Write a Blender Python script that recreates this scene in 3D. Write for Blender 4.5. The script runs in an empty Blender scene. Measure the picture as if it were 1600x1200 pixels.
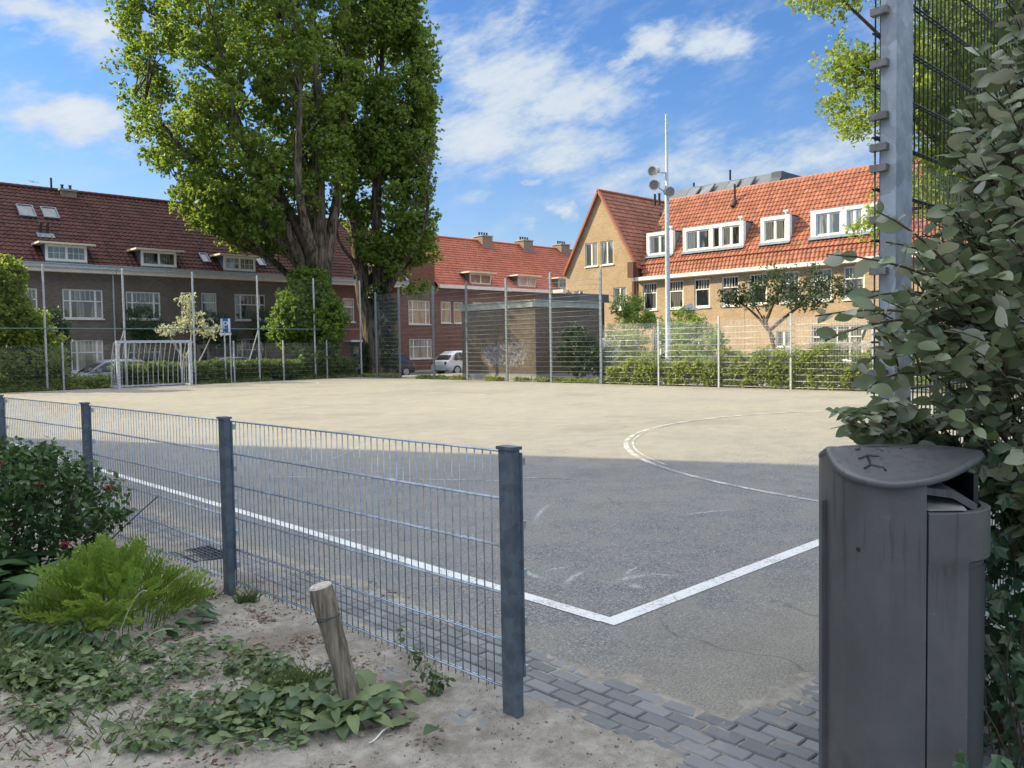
import bpy, math, random
import numpy as np
from mathutils import Vector, Matrix, noise
from mathutils.geometry import tessellate_polygon
random.seed(5); rng = np.random.default_rng(11)
PI = math.pi
scene = bpy.context.scene
COL = scene.collection
# ------------------------------------------------------------------ site frame
# world origin = near corner of the painted pitch; +X runs along its goal line, +Y along its touch line, metres
TH = math.radians(46.3); SU, CU = math.sin(TH), math.cos(TH)
CX, CY = 0.523, 4.376
def W(x, y, z=0.0):                     # survey notes taken from the visitor's standpoint: x to the right, y ahead
    a, b = x-CX, y-CY
    return (a*SU+b*CU, -a*CU+b*SU, z)
def Wn(V):
    V = np.asarray(V, float); a = V[:, 0]-CX; b = V[:, 1]-CY
    return np.stack([a*SU+b*CU, -a*CU+b*SU, V[:, 2]], 1)
def arr(*a): return np.array(a, float)
def unit(v):
    v = np.asarray(v, float); return v/(np.linalg.norm(v)+1e-12)
# ------------------------------------------------------------------ mesh accumulator
class G:
    def __init__(s, tf=None): s.v = []; s.f = {}; s.n = 0; s.t = []; s.tf = tf; s.has = False
    def add(s, V, *faces, tile=None):
        V = np.asarray(V, float).reshape(-1, 3)
        if s.tf: V = s.tf(V)
        s.v.append(V)
        if tile is None: tile = np.zeros((len(V), 3))
        else: s.has = True
        s.t.append(tile)
        for F in faces:
            F = np.asarray(F, dtype=np.int64)
            if F.size == 0: continue
            s.f.setdefault(F.shape[1], []).append(F+s.n)
        s.n += len(V)
    def box(s, a, b):
        (x0, y0, z0), (x1, y1, z1) = a, b
        s.add([(x0,y0,z0),(x1,y0,z0),(x1,y1,z0),(x0,y1,z0),(x0,y0,z1),(x1,y0,z1),(x1,y1,z1),(x0,y1,z1)],
              [(0,3,2,1),(4,5,6,7),(0,1,5,4),(1,2,6,5),(2,3,7,6),(3,0,4,7)])
    def obox(s, o, e1, e2, e3, r1, r2, r3):
        o, e1, e2, e3 = map(lambda q: np.asarray(q, float), (o, e1, e2, e3))
        P = [o+e1*r1[i]+e2*r2[j]+e3*r3[k] for k in (0,1) for (i,j) in ((0,0),(1,0),(1,1),(0,1))]
        s.add(P, [(0,3,2,1),(4,5,6,7),(0,1,5,4),(1,2,6,5),(2,3,7,6),(3,0,4,7)])
    def tube(s, pts, rad, n=6, cap=True):
        pts = np.asarray(pts, float); m = len(pts); rad = np.broadcast_to(np.asarray(rad, float), (m,))
        T = np.gradient(pts, axis=0); T /= (np.linalg.norm(T, axis=1)[:, None]+1e-12)
        ref = np.where(np.abs(T[:, 2:3]) > .95, arr([1,0,0]), arr([0,0,1]))
        if m > 1: ref = np.broadcast_to(arr(1,0,0) if abs(T[0,2]) > .7 else arr(0,0,1), T.shape)
        A = np.cross(T, ref); A /= (np.linalg.norm(A, axis=1)[:, None]+1e-9); B = np.cross(T, A)
        a = np.arange(n)*2*PI/n
        V = pts[:, None]+rad[:, None, None]*(A[:, None]*np.cos(a)[None, :, None]+B[:, None]*np.sin(a)[None, :, None])
        i = np.arange(m-1)[:, None]*n; j = np.arange(n)[None]; k = (j+1) % n
        F = np.stack([i+j, i+k, i+n+k, i+n+j], -1).reshape(-1, 4)
        caps = [[tuple(range(n))[::-1]], [tuple(range((m-1)*n, m*n))]] if cap else []
        s.add(V, F, *caps)
    def lathe(s, prof, c=(0,0,0), n=16, axis=None):
        prof = np.asarray(prof, float); a = np.arange(n)*2*PI/n
        L = np.stack([prof[:, 0:1]*np.cos(a), prof[:, 0:1]*np.sin(a), np.repeat(prof[:, 1:2], n, 1)], -1).reshape(-1, 3)
        if axis is not None:
            q = Vector((0,0,1)).rotation_difference(Vector(axis)).to_matrix(); L = L@np.array(q).T
        m = len(prof); i = np.arange(m-1)[:, None]*n; j = np.arange(n)[None]; k = (j+1) % n
        s.add(L+arr(*c), np.stack([i+j, i+k, i+n+k, i+n+j], -1).reshape(-1, 4), [tuple(range(n))[::-1]], [tuple(range((m-1)*n, m*n))])
    def grid(s, V, tile=None, wrap=False):           # V (a,b,3)
        a, b = V.shape[:2]; i = np.arange(a-1)[:, None]*b
        j = np.arange(b if wrap else b-1)[None]; k = (j+1) % b
        s.add(V.reshape(-1, 3), np.stack([i+j, i+k, i+b+k, i+b+j], -1).reshape(-1, 4), tile=None if tile is None else tile.reshape(-1, 3))
    def inst(s, T, O, X, Y, Z, S):                   # template (verts, quads, tris) at many frames
        tv, tq, tt = T; n = len(O); k = len(tv); S = np.broadcast_to(np.asarray(S, float), (n,))
        V = O[:, None]+S[:, None, None]*(tv[None, :, 0:1]*X[:, None]+tv[None, :, 1:2]*Y[:, None]+tv[None, :, 2:3]*Z[:, None])
        off = (np.arange(n)*k)[:, None, None]
        fs = [(np.asarray(q)[None]+off).reshape(-1, np.asarray(q).shape[1]) for q in (tq, tt) if len(q)]
        s.add(V.reshape(-1, 3), *fs)
    def build(s, name, mat, parent=None, at=None, smooth=False, sharp=None):
        me = bpy.data.meshes.new(name)
        V = np.concatenate(s.v) if s.v else np.zeros((0,3))
        org = arr(*(ORG[parent.name] if parent else (at if at is not None else (0,0,0))))
        V = V-org
        me.vertices.add(len(V)); me.vertices.foreach_set('co', V.astype(np.float32).ravel())
        loops, starts, p = [], [], 0
        for k, L in s.f.items():
            F = np.concatenate(L); loops.append(F.ravel()); starts.append(p+np.arange(len(F))*k); p += F.size
        if p:
            me.loops.add(p); me.loops.foreach_set('vertex_index', np.concatenate(loops).astype(np.int32))
            st = np.concatenate(starts).astype(np.int32); me.polygons.add(len(st)); me.polygons.foreach_set('loop_start', st)
        if s.has:
            at_ = me.attributes.new('tile', 'FLOAT_VECTOR', 'POINT'); at_.data.foreach_set('vector', np.concatenate(s.t).astype(np.float32).ravel())
        me.update(calc_edges=True)
        me.polygons.foreach_set('use_smooth', np.full(len(me.polygons), bool(smooth)))
        if sharp is not None: me.set_sharp_from_angle(angle=math.radians(sharp))
        me.materials.append(mat)
        o = bpy.data.objects.new(name, me); COL.objects.link(o)
        if parent: o.parent = parent
        elif at is not None: o.location = at
        ORG[o.name] = tuple(org)
        return o
ORG = {}
def thing(name, label, cat, at, group=None):
    o = bpy.data.objects.new(name, None); COL.objects.link(o); o.location = at; ORG[o.name] = tuple(at)
    o.empty_display_size = .2; o['label'] = label; o['category'] = cat
    if group: o['group'] = group
    return o
def tag(o, label, cat, group=None, kind=None):
    o['label'] = label; o['category'] = cat
    if group: o['group'] = group
    if kind: o['kind'] = kind
    return o
def structure(o): o['kind'] = 'structure'; return o
def stuff(o, label=None, cat=None):
    o['kind'] = 'stuff'
    if label: o['label'] = label; o['category'] = cat
    return o
def copy_tree(root, loc, label=None):
    def cp(o, par):
        c = o.copy(); COL.objects.link(c); ORG[c.name] = ORG.get(o.name, (0,0,0))
        if par: c.parent = par
        for ch in o.children: cp(ch, c)
        return c
    c = cp(root, None); c.location = loc
    if label: c['label'] = label
    return c
# ------------------------------------------------------------------ node helper
def mat(name):
    m = bpy.data.materials.new(name); m.use_nodes = True
    nt = m.node_tree; b = nt.nodes['Principled BSDF']
    return m, nt, b
def N(nt, typ, **kw):
    n = nt.nodes.new(typ)
    for k, v in kw.items():
        if k == 'i':
            for kk, vv in v.items():
                if hasattr(vv, 'is_output') or isinstance(vv, bpy.types.NodeSocket): nt.links.new(vv, n.inputs[kk])
                else: n.inputs[kk].default_value = vv
        else: setattr(n, k, v)
    return n
def M(nt, op, a, b=None, c=None, clamp=False):
    n = nt.nodes.new('ShaderNodeMath'); n.operation = op; n.use_clamp = clamp
    for k, v in enumerate((a, b, c)):
        if v is None: continue
        if isinstance(v, bpy.types.NodeSocket): nt.links.new(v, n.inputs[k])
        else: n.inputs[k].default_value = v
    return n.outputs[0]
def mixc(nt, fac, a, b, blend='MIX'):
    n = nt.nodes.new('ShaderNodeMix'); n.data_type = 'RGBA'; n.blend_type = blend
    for s, v in (('Factor', fac), ('A', a), ('B', b)):
        sock = [q for q in n.inputs if q.name == s and (q.type == 'RGBA' or (s == 'Factor' and q.type == 'VALUE'))][0]
        if isinstance(v, bpy.types.NodeSocket): nt.links.new(v, sock)
        else: sock.default_value = v if s == 'Factor' else (*v[:3], 1)
    return [q for q in n.outputs if q.type == 'RGBA'][0]
def ramp(nt, f, p0, p1):
    n = nt.nodes.new('ShaderNodeMapRange'); n.clamp = True; n.interpolation_type = 'SMOOTHSTEP'
    nt.links.new(f, n.inputs[0]); n.inputs[1].default_value = p0; n.inputs[2].default_value = p1
    return n.outputs[0]
def pos(nt): return N(nt, 'ShaderNodeNewGeometry').outputs['Position']
def noi(nt, vec, scale, detail=3, rough=.55):
    n = N(nt, 'ShaderNodeTexNoise', i={'Scale': scale, 'Detail': detail, 'Roughness': rough}); nt.links.new(vec, n.inputs['Vector']); return n.outputs['Fac']
def bump(nt, b, h, strength=.4, dist=.01):
    n = N(nt, 'ShaderNodeBump', i={'Strength': strength, 'Distance': dist, 'Height': h}); nt.links.new(n.outputs[0], b.inputs['Normal'])
def sv(b, col=None, rough=None, metal=None, spec=None):
    if col is not None: b.inputs['Base Color'].default_value = (*col, 1)
    if rough is not None: b.inputs['Roughness'].default_value = rough
    if metal is not None: b.inputs['Metallic'].default_value = metal
    if spec is not None: b.inputs['Specular IOR Level'].default_value = spec
def objpos(nt):                                   # object-space position, so patterns ride along with copies
    return N(nt, 'ShaderNodeTexCoord').outputs['Object']
def simple(name, col, rough=.6, metal=0, spec=.5, var=.12, scale=6, bmp=0, bscale=60):
    m, nt, b = mat(name); sv(b, col, rough, metal, spec); p = objpos(nt)
    f = noi(nt, p, scale, 5, .6)
    c = mixc(nt, ramp(nt, f, .3, .7), tuple(x*(1-var) for x in col), tuple(min(1, x*(1+var)) for x in col)); nt.links.new(c, b.inputs['Base Color'])
    if bmp: bump(nt, b, noi(nt, p, bscale, 4), bmp, .004)
    return m
def foliage(name, ca, cb, trans=.35, tcol=None, rough=.5, back=None, spec=.35):
    m, nt, b = mat(name); sv(b, rough=rough, spec=spec)
    g = N(nt, 'ShaderNodeNewGeometry')
    wn = N(nt, 'ShaderNodeTexWhiteNoise', noise_dimensions='1D'); nt.links.new(g.outputs['Random Per Island'], wn.inputs['W'])
    c = mixc(nt, g.outputs['Random Per Island'], ca, cb)
    c = mixc(nt, M(nt, 'MULTIPLY', wn.outputs['Value'], .35), c, tuple(x*.55 for x in ca))
    if back is not None: c = mixc(nt, g.outputs['Backfacing'], c, back)
    nt.links.new(c, b.inputs['Base Color'])
    t = N(nt, 'ShaderNodeBsdfTranslucent')
    tc = mixc(nt, .5, c, tcol if tcol else tuple(min(1, x*2.2) for x in cb)); nt.links.new(tc, t.inputs['Color'])
    mx = N(nt, 'ShaderNodeMixShader', i={0: trans}); nt.links.new(b.outputs[0], mx.inputs[1]); nt.links.new(t.outputs[0], mx.inputs[2])
    nt.links.new(mx.outputs[0], nt.nodes['Material Output'].inputs['Surface'])
    return m
# ------------------------------------------------------------------ leaf templates (x across, y along, z normal)
def oval(nst, w, fold=.12, droop=.25, p=.75, wav=0):
    V, Q = [], []
    for i in range(nst+1):
        t = i/nst; hw = .5*w*(max(0, math.sin(PI*min(1, max(.03, t))**p))**.8)+ (.004 if 0 < t < 1 else 0)
        z = -droop*t*t
        for sx in (-1, 0, 1):
            V.append((sx*hw, t, z+abs(sx)*fold*hw*2+ (wav*math.sin(t*13+sx) if sx else 0)))
    for i in range(nst):
        a = i*3; Q += [(a, a+1, a+4, a+3), (a+1, a+2, a+5, a+4)]
    return np.array(V), Q, []
RH = (arr((0,0,0),(.42,.5,.05),(0,1,0),(-.42,.5,.05)), [(0,1,2,3)], [])
RH2 = (arr((0,0,0),(.4,.42,.12),(0,1,-.12),(-.4,.42,.12),(0,.45,0)), [], [(0,1,4),(1,2,4),(2,3,4),(3,0,4)])
def clumpT(k=5, seed=1):                           # a spray of k leaves on one twig end
    r = np.random.default_rng(seed); V, Q = [], []
    for i in range(k):
        a = r.uniform(0, 2*PI); t = r.uniform(-.5, .9); d = arr(math.cos(a), math.sin(a), t); d /= np.linalg.norm(d)
        s = unit(np.cross(d, r.normal(size=3))); o = r.normal(size=3)*.35
        L = r.uniform(.6, 1.0); w = L*.42
        n0 = len(V); V += [o, o+d*L*.45+s*w, o+d*L, o+d*L*.45-s*w]; Q.append((n0, n0+1, n0+2, n0+3))
    return np.array(V), Q, []
def ivyT():
    ang = [0, 35, 62, 95, 135, 180, 225, 265, 298, 325]; R = [.95, .5, .85, .42, .62, .18, .62, .42, .85, .5]
    V = [(0,0,0)]+[(r*.5*math.sin(math.radians(a)), .25+r*.55*math.cos(math.radians(a)), -.12*r) for a, r in zip(ang, R)]
    return np.array(V), [], [(0, i+1, (i+1) % 10+1) for i in range(10)]
def frondT(n=9):
    V, Q = [], []
    def lf(o, d, nrm, L, w):
        s = unit(np.cross(d, nrm)); w = w*1.4; k = len(V); V.extend([o, o+d*L*.4+s*w, o+d*L, o+d*L*.4-s*w]); Q.append((k, k+1, k+2, k+3))
    for i in range(n):
        t = .12+.84*i/n; z = -.35*t*t; L = .26*math.sin(PI*(.15+.8*t))**.8
        for sx in (-1, 1):
            lf(arr(0, t, z), unit(arr(sx*.85, .62, .1)), arr(0,0,1), L, .028)
            for q in (.35, .65):
                lf(arr(0, t, z)+unit(arr(sx*.85, .62, .1))*L*q, unit(arr(sx*.3, .9, .2)), arr(0,0,1), L*.46, .026)
    lf(arr(0,.9,-.3), arr(0,.95,-.3), arr(0,0,1), .14, .03)
    k = len(V); V.extend([(-.008,0,0),(.008,0,0),(.004,1,-.35),(-.004,1,-.35)]); Q.append((k,k+1,k+2,k+3))
    return np.array(V), Q, []
def frames(n, up=.4, out=None, outw=.6, droop=.3):
    Z = rng.normal(size=(n,3)); Z /= np.linalg.norm(Z, axis=1)[:, None]
    Z[:, 2] += up
    if out is not None: Z += out*outw
    Z /= np.linalg.norm(Z, axis=1)[:, None]+1e-9
    R = rng.normal(size=(n,3)); R[:, 2] -= droop
    X = np.cross(R, Z); X /= np.linalg.norm(X, axis=1)[:, None]+1e-9
    return X, np.cross(Z, X), Z
def leafcloud(g, centers, rad, per, size, T, up=.4, outw=.7, droop=.3, squash=.85):
    c = np.repeat(np.asarray(centers, float), per, 0); n = len(c)
    r = np.repeat(np.broadcast_to(np.asarray(rad, float), (len(centers),)), per)
    d = rng.normal(size=(n,3)); d /= np.linalg.norm(d, axis=1)[:, None]
    q = d*(rng.random(n)**.45)[:, None]*r[:, None]; q[:, 2] *= squash
    X, Y, Z = frames(n, up, d, outw, droop)
    g.inst(T, c+q, X, Y, Z, size*rng.uniform(.65, 1.25, n))
def ellipsoid_pts(c, r, n, shell=.5):
    d = rng.normal(size=(n,3)); d /= np.linalg.norm(d, axis=1)[:, None]
    return arr(*c)+d*(shell+(1-shell)*rng.random(n)**.5)[:, None]*arr(*r)
def bez(a, b, c, n=7):
    t = np.linspace(0, 1, n)[:, None]; a, b, c = map(lambda q: np.asarray(q, float), (a, b, c))
    return (1-t)**2*a+2*t*(1-t)*b+t*t*c
CL5 = clumpT(6, 3); CL4 = clumpT(4, 8)
# ================================================================== camera, sun, sky
cam = bpy.data.cameras.new('camera'); cam_o = bpy.data.objects.new('camera', cam); COL.objects.link(cam_o)
cam.sensor_width = 36; cam.lens = 36*1280/1600; cam.clip_start = .05; cam.clip_end = 8000
Rm = Matrix(((.72234,.04374,-.69015),(-.69134,.02189,-.7222),(-.01648,.9988,.04604))).to_4x4()
cam_o.matrix_world = Matrix.Translation((-3.40,-2.80,1.52))@Rm
scene.camera = cam_o
scene.view_settings.view_transform = 'Standard'; scene.view_settings.look = 'None'
scene.view_settings.exposure = 1.35; scene.view_settings.gamma = 1
SUN_EL = math.radians(34); SH = unit((-.535,.845))
SV = arr(SH[0]*math.cos(SUN_EL), SH[1]*math.cos(SUN_EL), math.sin(SUN_EL))
sun = bpy.data.lights.new('sun', 'SUN'); sun.energy = 3.55; sun.angle = math.radians(.53); sun.color = (1,.85,.54)
so = bpy.data.objects.new('sun', sun); COL.objects.link(so); so.location = (0,0,40)
so.rotation_euler = Vector(SV).to_track_quat('Z', 'Y').to_euler()
world = bpy.data.worlds.new('World'); scene.world = world; world.use_nodes = True
nt = world.node_tree; bg = nt.nodes['Background']
sky = N(nt, 'ShaderNodeTexSky', sky_type='NISHITA', sun_disc=False, sun_elevation=SUN_EL, sun_rotation=math.atan2(SH[0], SH[1]), altitude=0, air_density=1.0, dust_density=.3, ozone_density=2.2)
bg.inputs['Strength'].default_value = .06
geo = N(nt, 'ShaderNodeTexCoord').outputs['Generated']
sp = N(nt, 'ShaderNodeSeparateXYZ', i={0: geo}).outputs
HEAD = math.atan2(.691,.723)
az = M(nt, 'SUBTRACT', M(nt, 'ARCTAN2', sp[0], sp[1]), HEAD)
az = M(nt, 'MULTIPLY', az, 180/PI); el = M(nt, 'MULTIPLY', M(nt, 'ARCSINE', sp[2]), 180/PI)
def v3(x, y, z=0.0):
    n = N(nt, 'ShaderNodeCombineXYZ')
    for k, q in enumerate((x, y, z)):
        if isinstance(q, bpy.types.NodeSocket): nt.links.new(q, n.inputs[k])
        else: n.inputs[k].default_value = q
    return n.outputs[0]
w1 = N(nt, 'ShaderNodeTexNoise', i={'Scale': .22, 'Detail': 6, 'Roughness': .62, 'Vector': v3(az, M(nt,'MULTIPLY',el,1.7))})
ws = N(nt, 'ShaderNodeSeparateColor', i={0: w1.outputs['Color']}).outputs
azw = M(nt, 'ADD', az, M(nt, 'MULTIPLY', M(nt, 'SUBTRACT', ws[0], .5), 7.0))
elw = M(nt, 'ADD', el, M(nt, 'MULTIPLY', M(nt, 'SUBTRACT', ws[1], .5), 3.2))
# cloud banks by compass offset and height above the horizon (degrees): az, el, half width, half height, tilt, density
CLOUDS = [(0.34,17.52,5.37,3.36,-10,1.0),(-1.48,14.33,4.92,2.69,0,1.0),(3.84,16.04,5.79,2.24,12,1.0),(8.42,16.44,3.5,.63,10,.6),(-3.15,19.11,3.57,2.24,25,.7),(3.36,13.2,5.8,1.79,0,.8),
 (9.96,19.74,2.39,1.16,-5,1.0),(14.57,19.35,2.93,1.16,0,1.05),(8.23,18.71,2.63,.6,18,.85),(5.64,19.3,2.22,.54,-20,.4),(-27.92,14.02,4.0,1.5,-3,1.2),(-30.9,13.7,2.6,.7,-6,.8),(-26.16,19.2,2.34,1.7,10,1.0),
 (-29.2,19.86,3.75,.98,5,.9),(-30.72,18.78,.83,.45,0,.5),(-29.53,18.44,.54,.36,0,.5),(11.6,11.61,6.44,1.79,5,.75),(7.28,11.2,6.17,1.57,0,.65),(20.57,11.95,5.89,1.88,8,.85),(15.77,10.53,4.56,1.57,0,.7),
 (22.48,12.35,2.29,1.79,0,.6),(3.74,9.11,1.34,.63,-15,.95),(1.47,10.95,1.16,.36,10,.75),(-2.23,10.16,2.01,.54,-5,.5),(1.51,8.34,.63,.36,0,.6),(-2.4,12.47,4.02,1.57,0,.6),(1.3,21.79,3.58,.58,18,.6),
 (-.92,20.63,3.13,.54,20,.45),(2.6,21.12,1.79,.36,20,.4),(-8.3,20.2,5.3,2.2,0,.8),(-16,17.5,6.2,2.7,0,.5),(23,19.5,2.27,1.34,10,.6),(27.2,17.8,4.25,2.24,0,.6),
 (60,22,14,5,8,.8),(95,30,18,6,-6,.8),(140,20,20,5,4,.8),(-60,24,14,5,-8,.8),(-100,32,18,7,10,.8),(-140,20,16,5,0,.8)]
tot = None
for (a, e, ra, re, t, s) in CLOUDS:
    t = math.radians(t); dx = M(nt, 'SUBTRACT', azw, a); dy = M(nt, 'SUBTRACT', elw, e)
    p = M(nt, 'ADD', M(nt, 'MULTIPLY', dx, math.cos(t)/ra), M(nt, 'MULTIPLY', dy, math.sin(t)/ra))
    q = M(nt, 'SUBTRACT', M(nt, 'MULTIPLY', dy, math.cos(t)/re), M(nt, 'MULTIPLY', dx, math.sin(t)/re))
    r2 = M(nt, 'ADD', M(nt, 'MULTIPLY', p, p), M(nt, 'MULTIPLY', q, q))
    f = M(nt, 'MULTIPLY', M(nt, 'EXPONENT', M(nt, 'MULTIPLY', r2, -.8)), s)
    tot = f if tot is None else M(nt, 'MAXIMUM', tot, f)
fb = N(nt, 'ShaderNodeTexNoise', i={'Scale': .33, 'Detail': 9, 'Roughness': .64, 'Vector': v3(M(nt,'ADD',az,M(nt,'MULTIPLY',el,-.6)), M(nt,'ADD',M(nt,'MULTIPLY',el,2.1),M(nt,'MULTIPLY',az,-.35)), 3.7)}).outputs['Fac']
fine = N(nt, 'ShaderNodeTexNoise', i={'Scale': 1.3, 'Detail': 6, 'Roughness': .6, 'Vector': v3(az, M(nt,'MULTIPLY',el,1.8), 1.2)}).outputs['Fac']
dens = M(nt, 'ADD', M(nt, 'MULTIPLY', tot, 1.05), M(nt, 'MULTIPLY', M(nt, 'SUBTRACT', fb, .5), 1.5))
dens = M(nt, 'ADD', dens, M(nt, 'MULTIPLY', M(nt, 'SUBTRACT', fine, .5), .35))
alpha = M(nt, 'MULTIPLY', ramp(nt, dens, .17, 1.02), .93)
cirr = M(nt, 'MULTIPLY', ramp(nt, fb, .43, .8), .30)
alpha = M(nt, 'MULTIPLY', M(nt, 'MAXIMUM', alpha, cirr), ramp(nt, sp[2], .0, .09))
hue = mixc(nt, 1.0, sky.outputs[0], mixc(nt, ramp(nt, el, 3.0, 21.0), (.80,.85,.97), (.60,.87,1.20)), 'MULTIPLY')
ccol = mixc(nt, ramp(nt, dens, .6, 1.5), (4.1,4.75,5.5), (5.3,5.6,5.9))
cl = mixc(nt, alpha, hue, ccol)
high = M(nt, 'MULTIPLY', ramp(nt, el, 27.0, 42.0), ramp(nt, fb, .28, .58))      # unseen bright cloud deck, added overhead to lift the light in the shade
cl = mixc(nt, M(nt, 'MULTIPLY', high, .9), cl, (19.0,19.6,20.2))
nt.links.new(cl, bg.inputs['Color'])

# ================================================================== materials
def asphalt_nodes(name, dusty=1.0, rim=None):
    m, nt, b = mat(name); p = pos(nt)
    big = noi(nt, p, .35, 4, .6); mid = noi(nt, p, 2.6, 6, .65); fine = noi(nt, p, 95, 3, .7)
    vo = N(nt, 'ShaderNodeTexVoronoi', i={'Scale': 120.0, 'Vector': p}); 
    sp = N(nt, 'ShaderNodeSeparateColor', i={0: vo.outputs['Color']}).outputs[0]
    c = mixc(nt, ramp(nt, sp, .1, .95), (.092,.096,.101), (.235,.235,.233))
    c = mixc(nt, M(nt, 'MULTIPLY', ramp(nt, sp, .93, .97), .55), c, (.42,.41,.39))
    c = mixc(nt, M(nt, 'MULTIPLY', ramp(nt, mid, .48, .75), .5), c, (.115,.118,.122))
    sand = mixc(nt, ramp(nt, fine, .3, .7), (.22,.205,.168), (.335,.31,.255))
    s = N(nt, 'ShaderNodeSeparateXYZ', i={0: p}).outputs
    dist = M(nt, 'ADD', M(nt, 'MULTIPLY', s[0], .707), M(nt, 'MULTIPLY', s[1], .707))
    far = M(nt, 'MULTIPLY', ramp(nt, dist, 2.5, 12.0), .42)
    # sand along the two edges, also painting the soft sun patch near the bin
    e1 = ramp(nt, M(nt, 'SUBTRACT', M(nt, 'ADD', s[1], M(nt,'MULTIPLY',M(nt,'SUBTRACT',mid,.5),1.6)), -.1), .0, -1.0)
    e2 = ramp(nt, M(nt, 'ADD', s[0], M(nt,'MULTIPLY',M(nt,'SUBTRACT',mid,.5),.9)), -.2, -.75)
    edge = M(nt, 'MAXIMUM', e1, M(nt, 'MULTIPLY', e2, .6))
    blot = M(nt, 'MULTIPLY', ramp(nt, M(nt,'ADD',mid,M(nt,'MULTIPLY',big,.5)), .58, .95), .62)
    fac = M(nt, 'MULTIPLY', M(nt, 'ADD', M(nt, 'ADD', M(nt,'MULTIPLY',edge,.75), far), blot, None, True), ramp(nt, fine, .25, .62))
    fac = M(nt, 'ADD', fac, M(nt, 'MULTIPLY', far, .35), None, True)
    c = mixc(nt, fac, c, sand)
    c = mixc(nt, M(nt, 'MULTIPLY', ramp(nt, noi(nt, p, 1.1, 5, .7), .64, .8), .35), c, (.07,.068,.066))
    # long tyre and shoe scuffs
    sc = N(nt, 'ShaderNodeMapping', i={'Vector': p, 'Scale': (.5, 4.5, 1), 'Rotation': (0,0,.5)}).outputs[0]
    c = mixc(nt, M(nt, 'MULTIPLY', ramp(nt, noi(nt, sc, 1.4, 5, .75), .6, .72), .16), c, (.34,.32,.28))
    # repair patches, damp stains and hairline cracks
    pv = N(nt, 'ShaderNodeTexVoronoi', feature='DISTANCE_TO_EDGE', i={'Scale': .32, 'Vector': N(nt, 'ShaderNodeVectorMath', operation='ADD', i={0: p, 1: N(nt, 'ShaderNodeTexNoise', i={'Scale': .9, 'Detail': 4, 'Vector': p}).outputs['Color']}).outputs[0]}).outputs['Distance']
    c = mixc(nt, M(nt, 'MULTIPLY', ramp(nt, pv, .0035, .001), M(nt, 'MULTIPLY', ramp(nt, big, .50, .58), .38)), c, (.045,.044,.043))
    c = mixc(nt, M(nt, 'MULTIPLY', ramp(nt, noi(nt, p, .23, 6, .72), .50, .66), .30), c, (.085,.084,.084))
    c = mixc(nt, M(nt, 'MULTIPLY', ramp(nt, noi(nt, p, 5.5, 4, .6), .70, .76), .28), c, (.05,.047,.044))
    return m, nt, b, c, fine, sp
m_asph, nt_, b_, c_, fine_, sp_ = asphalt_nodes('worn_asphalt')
p_ = pos(nt_); s_ = N(nt_, 'ShaderNodeSeparateXYZ', i={0: p_}).outputs; k_ = None      # rubbed-out chalk strokes near the corner
for (x0, y0, L, w, a) in [(.55,.78,.16,.022,.35),(.80,.50,.13,.026,-.25),(.92,.60,.12,.012,.3),(.66,.36,.05,.03,1.2),(.98,.40,.09,.013,2.0),(.40,1.02,.10,.02,1.3),(.62,1.0,.09,.014,-.2),(1.9,2.4,.3,.02,.6),(.3,3.1,.25,.03,2.4),(2.9,1.3,.2,.02,-.4)]:
    dx, dy = M(nt_,'SUBTRACT',s_[0],x0), M(nt_,'SUBTRACT',s_[1],y0)
    q1 = M(nt_,'ADD',M(nt_,'MULTIPLY',dx,math.cos(a)/L),M(nt_,'MULTIPLY',dy,math.sin(a)/L)); q2 = M(nt_,'SUBTRACT',M(nt_,'MULTIPLY',dy,math.cos(a)/w),M(nt_,'MULTIPLY',dx,math.sin(a)/w))
    q2 = M(nt_,'ADD',q2,M(nt_,'MULTIPLY',M(nt_,'MULTIPLY',q1,q1),.7)); e_ = M(nt_,'EXPONENT',M(nt_,'MULTIPLY',M(nt_,'ADD',M(nt_,'MULTIPLY',q1,q1),M(nt_,'MULTIPLY',q2,q2)),-1.0))
    k_ = e_ if k_ is None else M(nt_,'MAXIMUM',k_,e_)
c_ = mixc(nt_, M(nt_,'MULTIPLY',M(nt_,'MULTIPLY',k_,ramp(nt_, noi(nt_, p_, 45, 5, .75), .38, .62)),.8), c_, (.50,.55,.57))
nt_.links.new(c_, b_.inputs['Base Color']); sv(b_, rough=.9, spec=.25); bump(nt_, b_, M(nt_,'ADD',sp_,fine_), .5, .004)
def paint_mat(name, wear, col=(.64,.655,.65)):
    m, nt, b, c, fine, sp = asphalt_nodes(name); p = pos(nt)
    f = M(nt, 'ADD', M(nt, 'MULTIPLY', noi(nt, p, 38, 5, .75), .75), M(nt, 'MULTIPLY', noi(nt, p, 3.2, 3), .55))
    w = ramp(nt, M(nt, 'ADD', f, M(nt,'MULTIPLY',sp,.18)), wear+.09, wear-.09)
    nt.links.new(mixc(nt, w, c, col), b.inputs['Base Color']); sv(b, rough=.75, spec=.3); bump(nt, b, M(nt,'ADD',sp,fine), .35, .003); return m
m_line = paint_mat('white_line_paint', .83); m_linew = paint_mat('worn_line_paint', .70, (.6,.6,.58))
m_soil, nt_, b_ = mat('sandy_soil'); p_ = pos(nt_)
n1, n2, n3 = noi(nt_, p_, 1.6, 5, .6), noi(nt_, p_, 12, 6, .7), noi(nt_, p_, 160, 3, .7)
c_ = mixc(nt_, ramp(nt_, n2, .35, .7), (.19,.172,.145), (.36,.333,.288)); c_ = mixc(nt_, M(nt_,'MULTIPLY',ramp(nt_, n3, .35, .75),.55), c_, (.46,.435,.39))
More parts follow.
